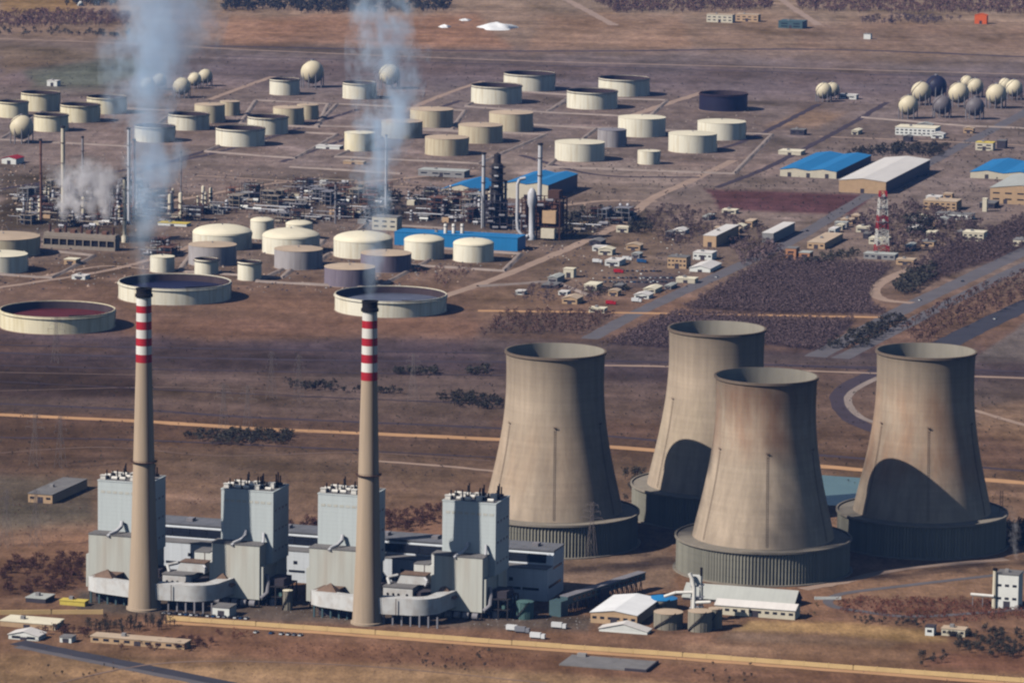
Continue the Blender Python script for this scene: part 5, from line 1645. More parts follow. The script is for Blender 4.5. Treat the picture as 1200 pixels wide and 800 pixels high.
for nm, px, py, wp, hp, dm, wl, rf, gb, wn, lb in B_:
    if not lb:
        continue
    shed(nm, px, py, wp, hp, dm, wl, rf, lb, "building", gb, {"ribbed_hall": .33, "white_tent_hall": .07, "long_shed": .18}.get(nm, .13), None, 1 if wp > 10 and nm not in ("flat_shelter", "white_canopy") else 0, wn)


# yard huts and sheds that fill the blocks between the roads, one of each colour in each block
rh = random.Random(21)
for place, (x0, x1, y0, y1) in (("among bare trees below the purple field", (770, 880, 252, 284)), ("in the yards behind the car park", (690, 780, 286, 312)),
                                ("in the yards nearest the pale diagonal road", (630, 700, 330, 356)), ("between car park and diagonal road", (700, 790, 338, 350)),
                                ("in the block behind the striped mast", (1044, 1130, 258, 296)), ("between diagonal road and striped mast", (970, 1022, 256, 292)),
                                ("beside the workshops near the tan hall", (1070, 1150, 232, 262)), ("on the block before the sphere battery", (960, 1130, 150, 166))):
    for c, wl, rf in (("white", "wall_white", "white_sheet"), ("cream", "wall_cream", "roof_cream"), ("tan", "wall_tan", "roof_tan"),
                      ("dark grey", "wall_dark", "roof_grey"), ("pale grey", "wall_grey", "grey_sheet")):
        for _ in range(60):
            qx, qy, qw, qd = rh.uniform(x0, x1), rh.uniform(y0, y1), rh.uniform(7, 18), rh.uniform(9, 26)
            cw = qw / S(qy) / math.cos(ROT)
            c_ = G(qx, qy) + AX * (cw / 2) + AY * (qd / 2)
            if all(math.hypot(c_.x - ox, c_.y - oy) > orr + math.hypot(cw, qd) / 2 + 2 for ox, oy, orr in OCC):
                shed("yard_hut", qx, qy, qw, rh.uniform(3.5, 6.5), qd, wl, rf, f"small {c} yard hut {place}", "hut", rh.choice((0, 1)), .14, None, 1, 2)
                break


# small round things near the power house
def vat(name, px, py, wpx, ytop, m, roof, label, cat, cone=.1, group=None, bands=True):
    s = S(py); r = wpx / 2 / s; h = hm(py, ytop, px)
    t = thing(name, label, cat, G(px, py), 0, group)
    MB().lathe([(r, 0), (r, h)], 32).build("wall", MATS[m], t, 30)
    MB().lathe([(r + .2, h - .2), (r + .2, h), (r * .5, h + r * cone * .6), (.05, h + r * cone)], 32).build("roof", MATS[roof], t, 15)
    if bands:
        rb = MB()
        for k in range(12):
            a = 2 * math.pi * k / 12
            rb.box(r * math.cos(a) - .15, r * math.cos(a) + .15, r * math.sin(a) - .15, r * math.sin(a) + .15, 0, h)
        rb.build("wall_rib", MATS[m], t)
    st = MB()
    for i in range(12):
        a, b_ = 3.6 + .13 * i, 3.6 + .13 * (i + 1)
        st.add([((r + d) * math.cos(q), (r + d) * math.sin(q), z) for q, z in ((a, h * i / 12), (b_, h * (i + 1) / 12)) for d in (.05, .9)] +
               [((r + .9) * math.cos(q), (r + .9) * math.sin(q), z + 1) for q, z in ((a, h * i / 12), (b_, h * (i + 1) / 12))],
               [(0, 1, 3, 2), (1, 4, 5, 3)])
    st.build("spiral_stair", MATS["steel_dark"], t)
    return t


vat("water_tank", 615, 724, 20, 704, "teal_tank", "teal_tank", "teal-green round tank at the foot of the turbine hall's end", "tank", .15)
vat("blue_roof_tank", 776, 713, 35, 700, "silo_grey", "blue_sheet", "round tank with bright blue shallow roof beside the white broad-roofed hall", "tank", .22)
vat("silo", 783, 735, 34, 716, "silo_grey", "roof_tan", "wide grey silo nearest the bright white hall", "silo", .05, "grey silos beside the white hall")
vat("silo", 820, 738, 28, 715, "silo_grey", "roof_tan", "grey silo under the white pipe structure, frontmost of three", "silo", .05, "grey silos beside the white hall")
vat("silo", 838, 735, 16, 712, "silo_grey", "roof_tan", "narrow shaded grey silo nearest the long cream shed", "silo", .05, "grey silos beside the white hall")
vat("water_tank", 337, 714, 11, 691, "silo_grey", "roof_cream", "slim cream tank in the dark gap before the second pair of boiler houses", "tank", .1)
for px, py, wd, yt, lb in ((94, 7, 7, 3, "white dome peeping out of far trees, first of two"), (113, 6, 8, 2, "white dome peeping out of far trees, second of two")):
    s = S(py); r = wd / 2 / s
    t = thing("white_dome", lb, "dome", G(px, py), 0, "white domes among far trees")
    MB().lathe([(r, 0), (r, r * .6)] + [(r * math.cos(a), r * .6 + r * math.sin(a)) for a in [math.pi / 2 * k / 6 for k in range(1, 6)]] + [(.05, r * 1.6)], 24).build("dome", MATS["paint_white"], t, 50)
    MB().lathe([(r + .5, 0), (r + .5, r * .2), (r, r * .2)], 24).build("base_ring", MATS["wall_grey"], t, 30)


def pipe_structure():
    t = thing("white_pipe_tower", "white pipe structure with branching arms above the frontmost grey silo", "pipe tower", G(810, 728), ROT)
    for x in (0, 5):
        for y in (0, 5):
            MB().tube((x, y, 0), (x, y, 22), .5, n=8).build("post", MATS["paint_white"], t)
    for z in (8, 14, 21):
        MB().box(-1, 6, -1, 6, z, z + .5).build("deck", MATS["metal_pale"], t)
    MB().path([(2, -2, 0), (2, -2, 20), (1, -2, 25), (-1, -2, 29)], 1.2, 10).build("riser_pipe", MATS["paint_white"], t, 40)
    MB().path([(2, -2, 18), (-9, -2, 17), (-16, -1, 14)], .9, 8).build("branch_pipe", MATS["paint_white"], t, 40)
    MB().path([(3, -2, 12), (12, -2, 13)], .9, 8).build("branch_pipe", MATS["paint_white"], t, 40)
    MB().box(-1.5, 5, 1, 5, 21.51, 27).build("cabin", MATS["wall_white"], t)
    MB().tube((5, 2, 27.01), (5, 2, 32), .8, n=8).build("exhaust_pipe", MATS["soot_black"], t)


pipe_structure()


def trestle():
    a, b_ = G(652, 722), G(752, 690)
    d = (b_ - a)
    L = d.length
    t = thing("trestle_gallery", "dark blue-green trestle gallery slanting up from the turbine hall's end", "conveyor gallery", a, math.atan2(d.y, d.x))
    MB().box(0, 8, -3, 5, 0, 9).build("drive_house", MATS["teal_sheet"], t)
    MB().box(8.01, L, -2.5, 2.5, 6, 10.5).build("gallery", MATS["teal_sheet"], t)
    MB().box(8, L + .3, -3, 3, 10.51, 10.9).build("gallery_roof", MATS["metal_mid"], t)
    for k in range(16):
        x = 12 + k * (L - 14) / 15.5
        q = MB()
        for y in (-2.2, 2.2):
            q.tube((x - 1.6, y, 0), (x, y, 6), .3, n=6).tube((x + 1.6, y, 0), (x, y, 6), .3, n=6)
        q.build("trestle", MATS["steel_dark"], t)
        if k < 15:
            MB().box(x + 2, x + 5.4, -2.62, -2.505, 7.2, 9.3).build("window", MATS["glass_dark"], t)
    MB().box(L * .45, L * .55, -4, -2.65, 0, 9.5).build("transfer_house", MATS["wall_dark"], t)


trestle()


def yard_chimney():
    px, py = 1165, 712
    h = hm(py, 666, px)
    t = thing("yard_chimney", "thin cream chimney with a side pipe beside the white tall block", "chimney", G(1165, py), ROT)
    MB().lathe([(1.5, 0), (1.2, h)], 16).build("shaft", MATS["wall_cream"], t, 40)
    MB().lathe([(1.25, h - 1), (1.5, h - .9), (1.5, h + .3), (.8, h + .3)], 16).build("tip", MATS["soot_black"], t, 30)
    MB().path([(-14, -1, 7.5), (0, -1.5, 7.5)], .9, 8).build("side_pipe", MATS["paint_white"], t, 40)
    for x in (-13, -7):
        MB().box(x, x + .4, -1.2, -.8, 0, 6.6).build("pipe_support", MATS["metal_mid"], t)


yard_chimney()

# walls
def long_wall(px_pts, h, th, mname, label, name="boundary_wall", pan=14.0):
    P = [G(*p) for p in px_pts]
    t = thing(name, label, "wall", P[0], 0)
    for a, b_ in zip(P[:-1], P[1:]):
        d = b_ - a
        L = d.length
        k = max(1, round(L / pan))
        u = d / L
        nrm = Vector((-u.y, u.x, 0))
        for i in range(k):
            p, q = a + u * (L * i / k + .12) - P[0], a + u * (L * (i + 1) / k - .12) - P[0]
            hh = h * random.uniform(.95, 1.05)
            MB().prism([((p - nrm * th / 2).x, (p - nrm * th / 2).y), ((q - nrm * th / 2).x, (q - nrm * th / 2).y),
                        ((q + nrm * th / 2).x, (q + nrm * th / 2).y), ((p + nrm * th / 2).x, (p + nrm * th / 2).y)], -.2, hh).build("wall_panel", MATS[mname], t)
        q = MB()
        for i in range(k + 1):
            p = a + u * (L * i / k) - P[0]
            q.box(p.x - .35, p.x + .35, p.y - .35, p.y + .35, -.2, h * 1.1)
        q.build("wall_pier", MATS[mname], t)
    return t


long_wall([(196, 726), (300, 733), (440, 743), (600, 755), (800, 769), (1000, 784), (1225, 801)], 2.5, .8, "mud_wall",
          "long sandy boundary wall running slantwise across the foreground")
long_wall([(-10, 720), (60, 719), (120, 719)], 2.6, .7, "mud_wall", "short sandy wall near the flat shelters at the picture's edge")
long_wall([(955, 702), (985, 702)], 1.6, .5, "wall_white", "white low parapet beside the pale-green roofed hall's end")
ribbon("dirt_track", [(190, 729), (300, 736), (440, 746), (600, 758), (800, 772), (1000, 787), (1225, 804)], 7, "track_sand", .2)


# radio mast
def mast():
    px, py = 1033, 296
    s = S(py)
    h = hm(py, 224, px)
    t = thing("lattice_mast", "red and white banded lattice mast among small houses", "mast", G(px, py), R(8))
    wb, wt = 15 / s / 2, 7.5 / s / 2
    k = 6
    cols = ["paint_red", "paint_white"]
    nm = ["red_section", "white_section"]
    brk = [0, .12, .38, .60, .88, 1.0]
    for i in range(5):
        m = MB()
        z0, z1 = h * brk[i], h * brk[i + 1]
        steps = max(1, int((brk[i + 1] - brk[i]) * 12))
        for j in range(steps):
            za, zb = z0 + (z1 - z0) * j / steps, z0 + (z1 - z0) * (j + 1) / steps
            ra, rb_ = wb + (wt - wb) * za / h, wb + (wt - wb) * zb / h
            ca = [(-ra, -ra), (ra, -ra), (ra, ra), (-ra, ra)]
            cb = [(-rb_, -rb_), (rb_, -rb_), (rb_, rb_), (-rb_, rb_)]
            for q in range(4):
                p, p2 = ca[q], ca[(q + 1) % 4]
                o, o2 = cb[q], cb[(q + 1) % 4]
                m.tube((*p, za), (*o, zb), .45, n=4)
                m.tube((*p, za), (*o2, zb), .28, n=4)
                m.tube((*p2, za), (*o, zb), .28, n=4)
                m.tube((*o, zb), (*o2, zb), .28, n=4)
        m.build(nm[i % 2], MATS[cols[i % 2]], t)
    for z in (.5, .72, .9):
        q = MB()
        r = wb + (wt - wb) * z
        q.box(-r - .8, r + .8, -r - .8, r + .8, h * z, h * z + .4)
        q.build("platform", MATS["metal_mid"], t)
        MB().tube((0, -r - 1.2, h * z + 2), (0, -r - .4, h * z + 2), 1.3, n=12).build("dish", MATS["paint_white"], t)


mast()


# transmission pylons
def pylon_mesh():
    m = MB()
    H, wb, wt = 36.0, 3.2, .8
    lv = [0, 8, 15, 21, 26, 30, 33, 36]
    hw = lambda z: wb + (wt - wb) * min(1, z / 26)
    for za, zb in zip(lv[:-1], lv[1:]):
        a, b_ = hw(za), hw(zb)
        ca = [(-a, -a), (a, -a), (a, a), (-a, a)]
        cb = [(-b_, -b_), (b_, -b_), (b_, b_), (-b_, b_)]
        for q in range(4):
            m.tube((*ca[q], za), (*cb[q], zb), .085, n=4)
            m.tube((*ca[q], za), (*cb[(q + 1) % 4], zb), .05, n=3)
            m.tube((*ca[(q + 1) % 4], za), (*cb[q], zb), .05, n=4)
    arms = MB()
    for z, ln in ((26, 7), (30, 5.5), (34, 4)):
        for sx in (-1, 1):
            arms.tube((sx * .8, -.7, z), (sx * ln, 0, z + .4), .06, n=4).tube((sx * .8, .7, z), (sx * ln, 0, z + .4), .06, n=4)
            arms.tube((sx * .8, 0, z + 1.8), (sx * ln, 0, z + .4), .05, n=4)
            arms.tube((sx * ln, 0, z + .4), (sx * ln, 0, z - 1.6), .12, n=4)
    return m.mesh("tower_body", MATS["pylon_steel"]), arms.mesh("cross_arm", MATS["pylon_steel"])


PB, PA = pylon_mesh()
for px, py, lb in ((41, 545, "thin lattice pylon above the tan-fronted flat building"), (71, 548, "thin lattice pylon nearest the row-end boiler house"),
                   (66, 425, "pale pole-like pylon below the maroon-topped tank"), (262, 508, "thin pylon at the near end of the dark shrub band"),
                   (290, 510, "thin pylon at the middle of the dark shrub band"), (318, 468, "thin pylon beyond the dark shrub band"),
                   (350, 472, "thin pylon beside the second chimney, beyond the rail bed"), (484, 470, "thin pylon between second chimney and first cooling tower"),
                   (8, 640, "thin pylon at the picture's edge above the brown shrubs"), (42, 640, "thin pylon over brown shrubs by the row's end"),
                   (693, 655, "thin pylon right before the cooling tower nearest the chimneys"), (1172, 640, "thin pylon beside the cooling tower farthest from the chimneys")):
    t = thing("pylon", lb, "pylon", G(px, py), R(random.choice((-20, 60))), "transmission pylons on the plain")
    inst("tower_body", PB, t)
    inst("cross_arm", PA, t)
# ------------------------------------------------------------------ cars and lorries
def car_mesh(mname, lorry=False):
    b_ = MB()
    if lorry:
        b_.box(-4.4, 1.9, -1.25, 1.25, .9, 3.6).box(2.2, 4.4, -1.2, 1.2, .6, 3.0)
    else:
        b_.add([(-2.2, -.9, .35), (2.2, -.9, .35), (2.2, .9, .35), (-2.2, .9, .35), (-2.2, -.9, .95), (2.2, -.85, .85), (2.2, .85, .85), (-2.2, .9, .95)],
               [(3, 2, 1, 0), (4, 5, 6, 7), (0, 1, 5, 4), (1, 2, 6, 5), (2, 3, 7, 6), (3, 0, 4, 7)])
        b_.add([(-1.8, -.82, .95), (1.1, -.82, .9), (1.1, .82, .9), (-1.8, .82, .95), (-1.3, -.68, 1.45), (.4, -.68, 1.45), (.4, .68, 1.45), (-1.3, .68, 1.45)],
               [(4, 5, 6, 7), (0, 1, 5, 4), (1, 2, 6, 5), (2, 3, 7, 6), (3, 0, 4, 7)], 1)
    wx = (-3.2, -2.2, 3.2) if lorry else (-1.35, 1.35)
    for x in wx:
        for y in (-1.0, .75) if lorry else (-.92, .72):
            b_.tube((x, y, .45 if lorry else .33), (x, y + .22, .45 if lorry else .33), .45 if lorry else .33, n=8, mi=2)
    return b_.mesh("lorry" if lorry else "car", [MATS[mname], MATS["glass_dark"], MATS["soot_black"]])


CM = {c: car_mesh("car_" + c) for c in ("red", "white", "blue", "dark", "grey")}
LM = {c: car_mesh("car_" + c, True) for c in ("red", "white", "blue", "grey")}


def put_car(px, py, c, label, group, lorry=False, rz=None):
    o = inst("lorry" if lorry else "car", (LM if lorry else CM)[c], None, G(px, py), (0, 0, ROT + R(90 if not lorry else 0) if rz is None else rz))
    return tag(o, label, "lorry" if lorry else "car", group)


rv = random.Random(5)
for row, (ya, xa, xb, wd) in enumerate(((318, 720, 775, "rear row"), (326, 708, 790, "middle row"), (331, 703, 785, "near row"))):
    x = xa
    while x < xb:
        c = rv.choice(["dark", "dark", "grey", "white", "blue", "dark"])
        put_car(x, ya + rv.uniform(-.3, .3), c, f"{c} car parked in the {wd} of the car park by the tan office block", "cars in the refinery car park")
        x += rv.uniform(3.4, 6.5)
for px, py, c, lb in ((725, 320, "red", "red lorry beside the car park's dark asphalt"), (716, 357, "red", "red lorry parked next to the diagonal road"),
                      (746, 354, "white", "white lorry parked between red lorry and diagonal road"), (700, 308, "white", "white lorry behind the car park, before the small white hut"),
                      (735, 305, "white", "white lorry in the yard above the car park, middle one"), (752, 308, "blue", "blue lorry in the yard above the car park")):
    put_car(px, py, c, lb, "lorries in the refinery yard", True)
for i in range(16):
    put_car(193 + i * 6.4, 718.5 + i * .42, ["white", "grey", "dark", "white", "blue"][i % 5], f"{['white', 'grey', 'dark', 'white', 'blue'][i % 5]} car in the line parked right of the first chimney's foot".replace("right of", "beyond"), "cars parked below the boiler houses")
for px, py, c in ((300, 741, "white"), (318, 742, "blue"), (330, 743, "white"), (338, 743.5, "white"), (345, 744, "grey"), (352, 744.5, "white")):
    put_car(px, py, c, f"{c} car lined up outside the sandy boundary wall, below the slim cream tank", "cars outside the boundary wall")
for px, py, c, lb in ((655, 736, "white", "white lorry in the yard below the dark trestle gallery"), (630, 748, "white", "white lorry beside the sandy wall below the teal tank"),
                      (612, 741, "grey", "grey car in the yard below the teal tank"), (602, 739, "white", "white car in the yard below the teal tank")):
    put_car(px, py, c, lb.replace("grey car", "grey lorry").replace("white car", "lone white lorry"), "vehicles in the power station yard", True)

for px, py, c, lb in ((1078, 352, "white", "white car on the pale highway, nearest the curving lane"), (1128, 330, "dark", "dark car higher on the pale highway"),
                      (1120, 352, "grey", "grey car on the nearer carriageway of the highway"), (1166, 374, "white", "white car on the dark broad road at the picture's edge"),
                      (840, 325, "white", "white car on the diagonal road beside the big plantation"), (946, 271, "dark", "dark car on the diagonal road beside the tan long barrack")):
    put_car(px, py, c, lb, "cars on the roads", False, R(66))
# white spoil heaps on the far plain
for px, py, wd, hp, lb in ((583, 33, 44, 6, "broad bright white heap on the far plain"), (521, 32, 14, 3, "small white heap beside the broad bright one"), (545, 24, 14, 2, "little white heap just beyond the broad bright one")):
    s = S(py); r = wd / 2 / s; h = hp / s
    m = MB()
    N, K = 26, 5
    vv = []
    for k in range(K + 1):
        for i in range(N):
            a = 2 * math.pi * i / N
            q = 1 - k / (K + .4)
            rr = r * q * (1 + .16 * math.sin(3 * a + k) + .1 * math.sin(5 * a))
            vv.append((rr * math.cos(a), rr * .5 * math.sin(a) * 3, h * (1 - q * q) * (1 + .2 * math.sin(2 * a + k)) - .2))
    ff = [(k * N + i, k * N + (i + 1) % N, (k + 1) * N + (i + 1) % N, (k + 1) * N + i) for k in range(K) for i in range(N)] + [tuple(K * N + i for i in range(N))]
    o = m.add(vv, ff).build("white_heap", MATS["spoil_white"], None, 60, G(px, py))
    tag(o, lb, "heap", "white heaps on the far plain")
# parched low platform (old foundation) outside the wall
t = thing("concrete_slab", "abandoned grey concrete slab outside the sandy wall", "slab", G(655, 779), ROT)
MB().box(0, 50, 0, 26, -.2, .7).build("slab", MATS["roof_grey"], t)
MB().box(4, 9, 22, 25, .701, 2.4).build("plinth", MATS["wall_grey"], t)
MB().box(38, 50.5, -.6, -.02, -.2, 1.5).build("kerb", MATS["wall_dark"], t)
MB().box(50.02, 50.8, 0, 24, -.2, 1.7).build("kerb", MATS["wall_dark"], t)

# ------------------------------------------------------------------ trees and shrubs
def tree_arrays(seed, nleaf, tall=1.0, limbs=5, leaf=.16, spread=.42):
    """bare or leafy tree of unit height: tapered trunk, limbs, many small clumps with gaps"""
    rv = np.random.default_rng(seed)
    V, Fq, Mi = [], [], []

    def tube(p, q, r0, r1, n=4):
        p, q = np.array(p, float), np.array(q, float)
        d = q - p; d /= np.linalg.norm(d)
        a = np.cross(d, [0.3, .9, .1]); a /= np.linalg.norm(a)
        b_ = np.cross(d, a)
        o = len(V)
        for c, r in ((p, r0), (q, r1)):
            for i in range(n):
                t = 2 * math.pi * i / n
                V.append(c + a * r * math.cos(t) + b_ * r * math.sin(t))
        for i in range(n):
            Fq.append((o + i, o + (i + 1) % n, o + n + (i + 1) % n, o + n + i)); Mi.append(0)

    tube((0, 0, -.02), (0.01, 0, .36), .035, .024, 5)
    tube((0.01, 0, .36), (0.03, .02, .8), .024, .006)
    ends = []
    for i in range(limbs):
        a = 2 * math.pi * (i + rv.random() * .7) / limbs
        z0 = .22 + .28 * rv.random()
        L = spread * (.6 + .5 * rv.random())
        e = (math.cos(a) * L * .8, math.sin(a) * L * .8, z0 + .22 + .25 * rv.random())
        tube((0.01, 0, z0), e, .016, .005, 3)
        ends.append(e)
    ends.append((.03, .02, .82))
    ends = np.array(ends)
    for i in range(nleaf):
        c = ends[rv.integers(len(ends))] + rv.normal(0, 1, 3) * np.array([.12, .12, .10])
        if rv.random() < .4:
            d = rv.normal(0, 1, 3); d /= np.linalg.norm(d)
            c = np.array([0, 0, .58]) + d * np.array([spread, spread, .38]) * (.55 + .45 * rv.random())
        c[2] = min(max(c[2], .16), 1.0)
        a = rv.normal(0, 1, 3); a /= np.linalg.norm(a)
        b_ = np.cross(a, rv.normal(0, 1, 3)); b_ /= np.linalg.norm(b_)
        sz = leaf * (.5 + .8 * rv.random())
        o = len(V)
        for s1, s2 in ((-1, -.3), (.2, -.6), (1, .2), (-.2, .6)):
            V.append(c + (a * s1 + b_ * s2) * sz * .5)
        Fq.append((o, o + 1, o + 2, o + 3)); Mi.append(1)
    return np.array(V), np.array(Fq), np.array(Mi)


def crown_split(arr, name, tw):
    """trunk mesh and crown mesh of an individual tree"""
    V, Fq, Mi = arr
    out = []
    for mi, nm, mt in ((0, "trunk", "bark"), (1, "crown", tw)):
        f = Fq[Mi == mi]
        idx, inv = np.unique(f, return_inverse=True)
        me_ = bpy.data.meshes.new(nm)
        me_.from_pydata(V[idx].tolist(), [], inv.reshape(f.shape).tolist())
        me_.materials.append(MATS[mt])
        out.append(me_)
    return out


NEAR = {}
for kind, tw, seeds, nl, lf, sp in (("bare", "twig_near", (1, 2, 3), 85, .19, .42), ("shrub", "twig_red", (4, 5), 60, .2, .5),
                                    ("dark", "leaf_dark", (6, 7), 95, .19, .36), ("olive", "leaf_olive", (8,), 80, .18, .45)):
    NEAR[kind] = [crown_split(tree_arrays(s_, nl, 1, 5, lf, sp), kind, tw) for s_ in seeds]
cy_ = tree_arrays(9, 80, 1, 4, .12, .12)
NEAR["cypress"] = [crown_split(cy_, "cypress", "leaf_dark")]


def spots(poly, n, grid=None):
    """places inside an outline given in the photograph; grid = planting distance in metres along the site grid"""
    W = [G(*p) for p in poly]
    x0, x1 = min(p.x for p in W), max(p.x for p in W)
    y0, y1 = min(p.y for p in W), max(p.y for p in W)
    if grid:
        d = max(x1 - x0, y1 - y0)
        k = int(d / grid) + 2
        a, b_ = np.meshgrid(np.arange(-k, k), np.arange(-k, k))
        a = a.ravel() * grid + rng.normal(0, grid * .2, a.size)
        b_ = b_.ravel() * grid + rng.normal(0, grid * .2, b_.size)
        X_ = (x0 + x1) / 2 + a * AX.x + b_ * AY.x
        Y_ = (y0 + y1) / 2 + a * AX.y + b_ * AY.y
    else:
        X_, Y_ = rng.uniform(x0, x1, n * 12), rng.uniform(y0, y1, n * 12)
    px_, py_ = proj(X_, Y_)
    ok = poly_dist(px_, py_, poly) > rng.normal(0, 1.2, X_.size)
    X_, Y_ = X_[ok], Y_[ok]
    if n and len(X_) > n:
        sel = rng.choice(len(X_), n, replace=False)
        X_, Y_ = X_[sel], Y_[sel]
    return X_, Y_


def plant(name, kind, poly, n, h0, h1, label, group, grid=None, cat=None):
    X_, Y_ = spots(poly, n, grid)
    for x, y in zip(X_, Y_):
        h = random.uniform(h0, h1)
        tr, cr = random.choice(NEAR[kind])
        t = thing(name, label, cat or name.replace("_", " "), (x, y, 0), random.uniform(0, 6.28), group)
        t.scale = (h * random.uniform(.85, 1.15), h * random.uniform(.85, 1.15), h)
        inst("trunk", tr, t)
        inst("crown", cr, t)


# individuals: everything that shows largest, round the power station and in the foreground
plant("cypress", "cypress", [(98, 734), (200, 728), (218, 730), (200, 738), (98, 744)], 56, 4, 7, "dark narrow cypress in the row below the first chimney", "cypresses below the first chimney")
plant("bare_tree", "bare", [(140, 760), (215, 748), (250, 752), (244, 760), (180, 762)], 50, 2.6, 4.6, "bare brown tree before the long tan flat-roofed store", "bare trees by the tan store")
plant("bare_tree", "bare", [(40, 742), (100, 738), (104, 752), (60, 750)], 14, 4, 6, "bare brown tree beside the white gatehouse", "bare trees by the gatehouse")
plant("bare_tree", "bare", [(0, 660), (98, 648), (100, 668), (96, 690), (0, 700)], 136, 3.4, 5.4, "bare reddish-brown tree in the dense plot at the row-end boiler house", "bare trees at the row's end")
plant("bare_tree", "bare", [(446, 604), (516, 594), (520, 612), (450, 628)], 74, 3.5, 5.5, "bare brown tree in the strip behind the second chimney", "bare trees behind the boiler houses")
plant("bare_tree", "bare", [(330, 622), (374, 612), (374, 626), (334, 634)], 24, 5, 7.5, "bare brown tree between the two middle boiler houses", "bare trees between boiler houses")
plant("evergreen_tree", "dark", [(1108, 744), (1150, 738), (1215, 742), (1215, 776), (1120, 764)], 120, 2.4, 5, "dark evergreen in the hedge plot at the picture's lower corner", "evergreens of the corner plot")
plant("evergreen_tree", "dark", [(1172, 622), (1210, 620), (1210, 645), (1176, 642)], 22, 6, 10, "dark evergreen beside the cooling tower farthest from the chimneys", "evergreens by the far tower")
plant("evergreen_tree", "dark", [(728, 560), (760, 552), (752, 580), (732, 590)], 16, 4, 8, "dark evergreen between the two rear cooling towers", "evergreens between towers")
plant("scrub_bush", "shrub", [(975, 702), (1060, 700), (1205, 708), (1210, 722), (1100, 728), (990, 716)], 140, 2, 3.6, "reddish scrub bush in the plot before the white tall block", "reddish scrub before the white block", cat="shrub")
plant("scrub_bush", "dark", [(1000, 724), (1090, 730), (1084, 736), (1000, 730)], 26, 2, 4, "dark scrub bush along the lower kerb of the reddish plot", "dark scrub along the kerb", cat="shrub")
plant("scrub_bush", "dark", [(818, 772), (880, 780), (880, 800), (810, 800)], 12, 1.6, 3.2, "dark lone bush on bare soil outside the sandy wall", "lone bushes outside the wall", cat="shrub")
plant("scrub_bush", "dark", [(468, 756), (572, 762), (575, 790), (500, 782)], 26, 1.2, 2.6, "small dark bush on reddish soil below the second chimney", "small bushes below the second chimney", cat="shrub")
plant("scrub_bush", "dark", [(1068, 766), (1110, 762), (1106, 778), (1074, 784)], 9, 3, 5.5, "dark upright bush on bare soil by the corner plot", "upright bushes by the corner plot", cat="shrub")
plant("scrub_bush", "shrub", [(255, 736), (300, 738), (300, 748), (252, 748)], 12, 1.5, 3, "reddish bush beside the lined-up cars", "reddish bushes by the cars", cat="shrub")
plant("scrub_bush", "olive", [(900, 700), (960, 706), (955, 722), (900, 716)], 10, 1.5, 3, "olive bush by the long cream shed's end", "olive bushes by the cream shed", cat="shrub")
plant("scrub_bush", "dark", [(60, 772), (220, 790), (180, 800), (20, 800)], 10, 1.2, 2.6, "small dark bush on sandy soil beside the dark road", "small bushes by the dark road", cat="shrub")

FAR = {k: [tree_arrays(20 + i, nl, 1, 4, lf, .42) for i in range(3)] for k, nl, lf in (("bare", 26, .26), ("dark", 26, .32))}


def mass(name, kind, tw, poly, n, h0, h1, grid=None, label=None):
    """a plantation seen as one mass: thousands of small trees joined"""
    X_, Y_ = spots(poly, n, grid)
    VV, FF, MM, off = [], [], [], 0
    for i, (x, y) in enumerate(zip(X_, Y_)):
        V, Fq, Mi = FAR[kind][i % 3]
        h = random.uniform(h0, h1)
        a = random.uniform(0, 6.28)
        ca_, sa_ = math.cos(a) * h, math.sin(a) * h
        q = np.stack([V[:, 0] * ca_ - V[:, 1] * sa_ + x, V[:, 0] * sa_ + V[:, 1] * ca_ + y, V[:, 2] * h], 1)
        VV.append(q); FF.append(Fq + off); MM.append(Mi); off += len(V)
    if not VV:
        return
    V, Fq, Mi = np.concatenate(VV), np.concatenate(FF), np.concatenate(MM)
    me_ = bpy.data.meshes.new(name)
    me_.vertices.add(len(V)); me_.vertices.foreach_set("co", V.ravel())
    me_.loops.add(Fq.size); me_.loops.foreach_set("vertex_index", Fq.ravel().astype(np.int32))
    me_.polygons.add(len(Fq)); me_.polygons.foreach_set("loop_start", np.arange(0, Fq.size, 4, dtype=np.int32))
    me_.materials.append(MATS["bark" if kind in ("bare", "dark") else tw]); me_.materials.append(MATS[tw])
    me_.update(calc_edges=True)
    me_.polygons.foreach_set("material_index", Mi.astype(np.int32))
    o = bpy.data.objects.new(name, me_)
    sc.collection.objects.link(o)
    tag(o, kind="stuff")


PL = "plantation"
mass(PL, "bare", "twig_mauve", [(802, 361), (895, 306), (960, 305), (1046, 312), (1022, 336), (1020, 356), (1040, 368), (900, 367)], 4200, 3.4, 5.2, 4.5)
mass(PL, "bare", "twig_mauve", [(706, 404), (790, 366), (900, 373), (1000, 376), (960, 412), (900, 404), (780, 408)], 2600, 3.4, 5.2, 4.5)
mass(PL, "bare", "twig_brown", [(562, 392), (590, 366), (690, 366), (724, 368), (690, 392)], 480, 4, 6.5, 8.0)
mass(PL, "dark", "leaf_dark", [(1044, 340), (1062, 324), (1096, 312), (1094, 330), (1060, 348)], 170, 5, 8, 5.5)
mass(PL, "bare", "twig_mauve", [(1060, 318), (1110, 288), (1200, 254), (1210, 290), (1130, 316), (1098, 330)], 1000, 4, 6.5, 6.4)
mass(PL, "bare", "twig_brown", [(1050, 392), (1090, 366), (1150, 338), (1210, 316), (1210, 348), (1120, 388), (1080, 404)], 420, 5, 8, 10.0)
mass(PL, "dark", "leaf_dark", [(960, 408), (1000, 390), (1050, 372), (1062, 378), (1010, 410)], 120, 4, 7, None)
mass(PL, "dark", "leaf_dark", [(215, 512), (260, 505), (345, 509), (340, 520), (260, 522)], 200, 3, 5.5, None)
mass(PL, "dark", "leaf_dark", [(338, 450), (360, 449), (430, 458), (470, 460), (470, 464), (340, 456)], 60, 3, 6, None)
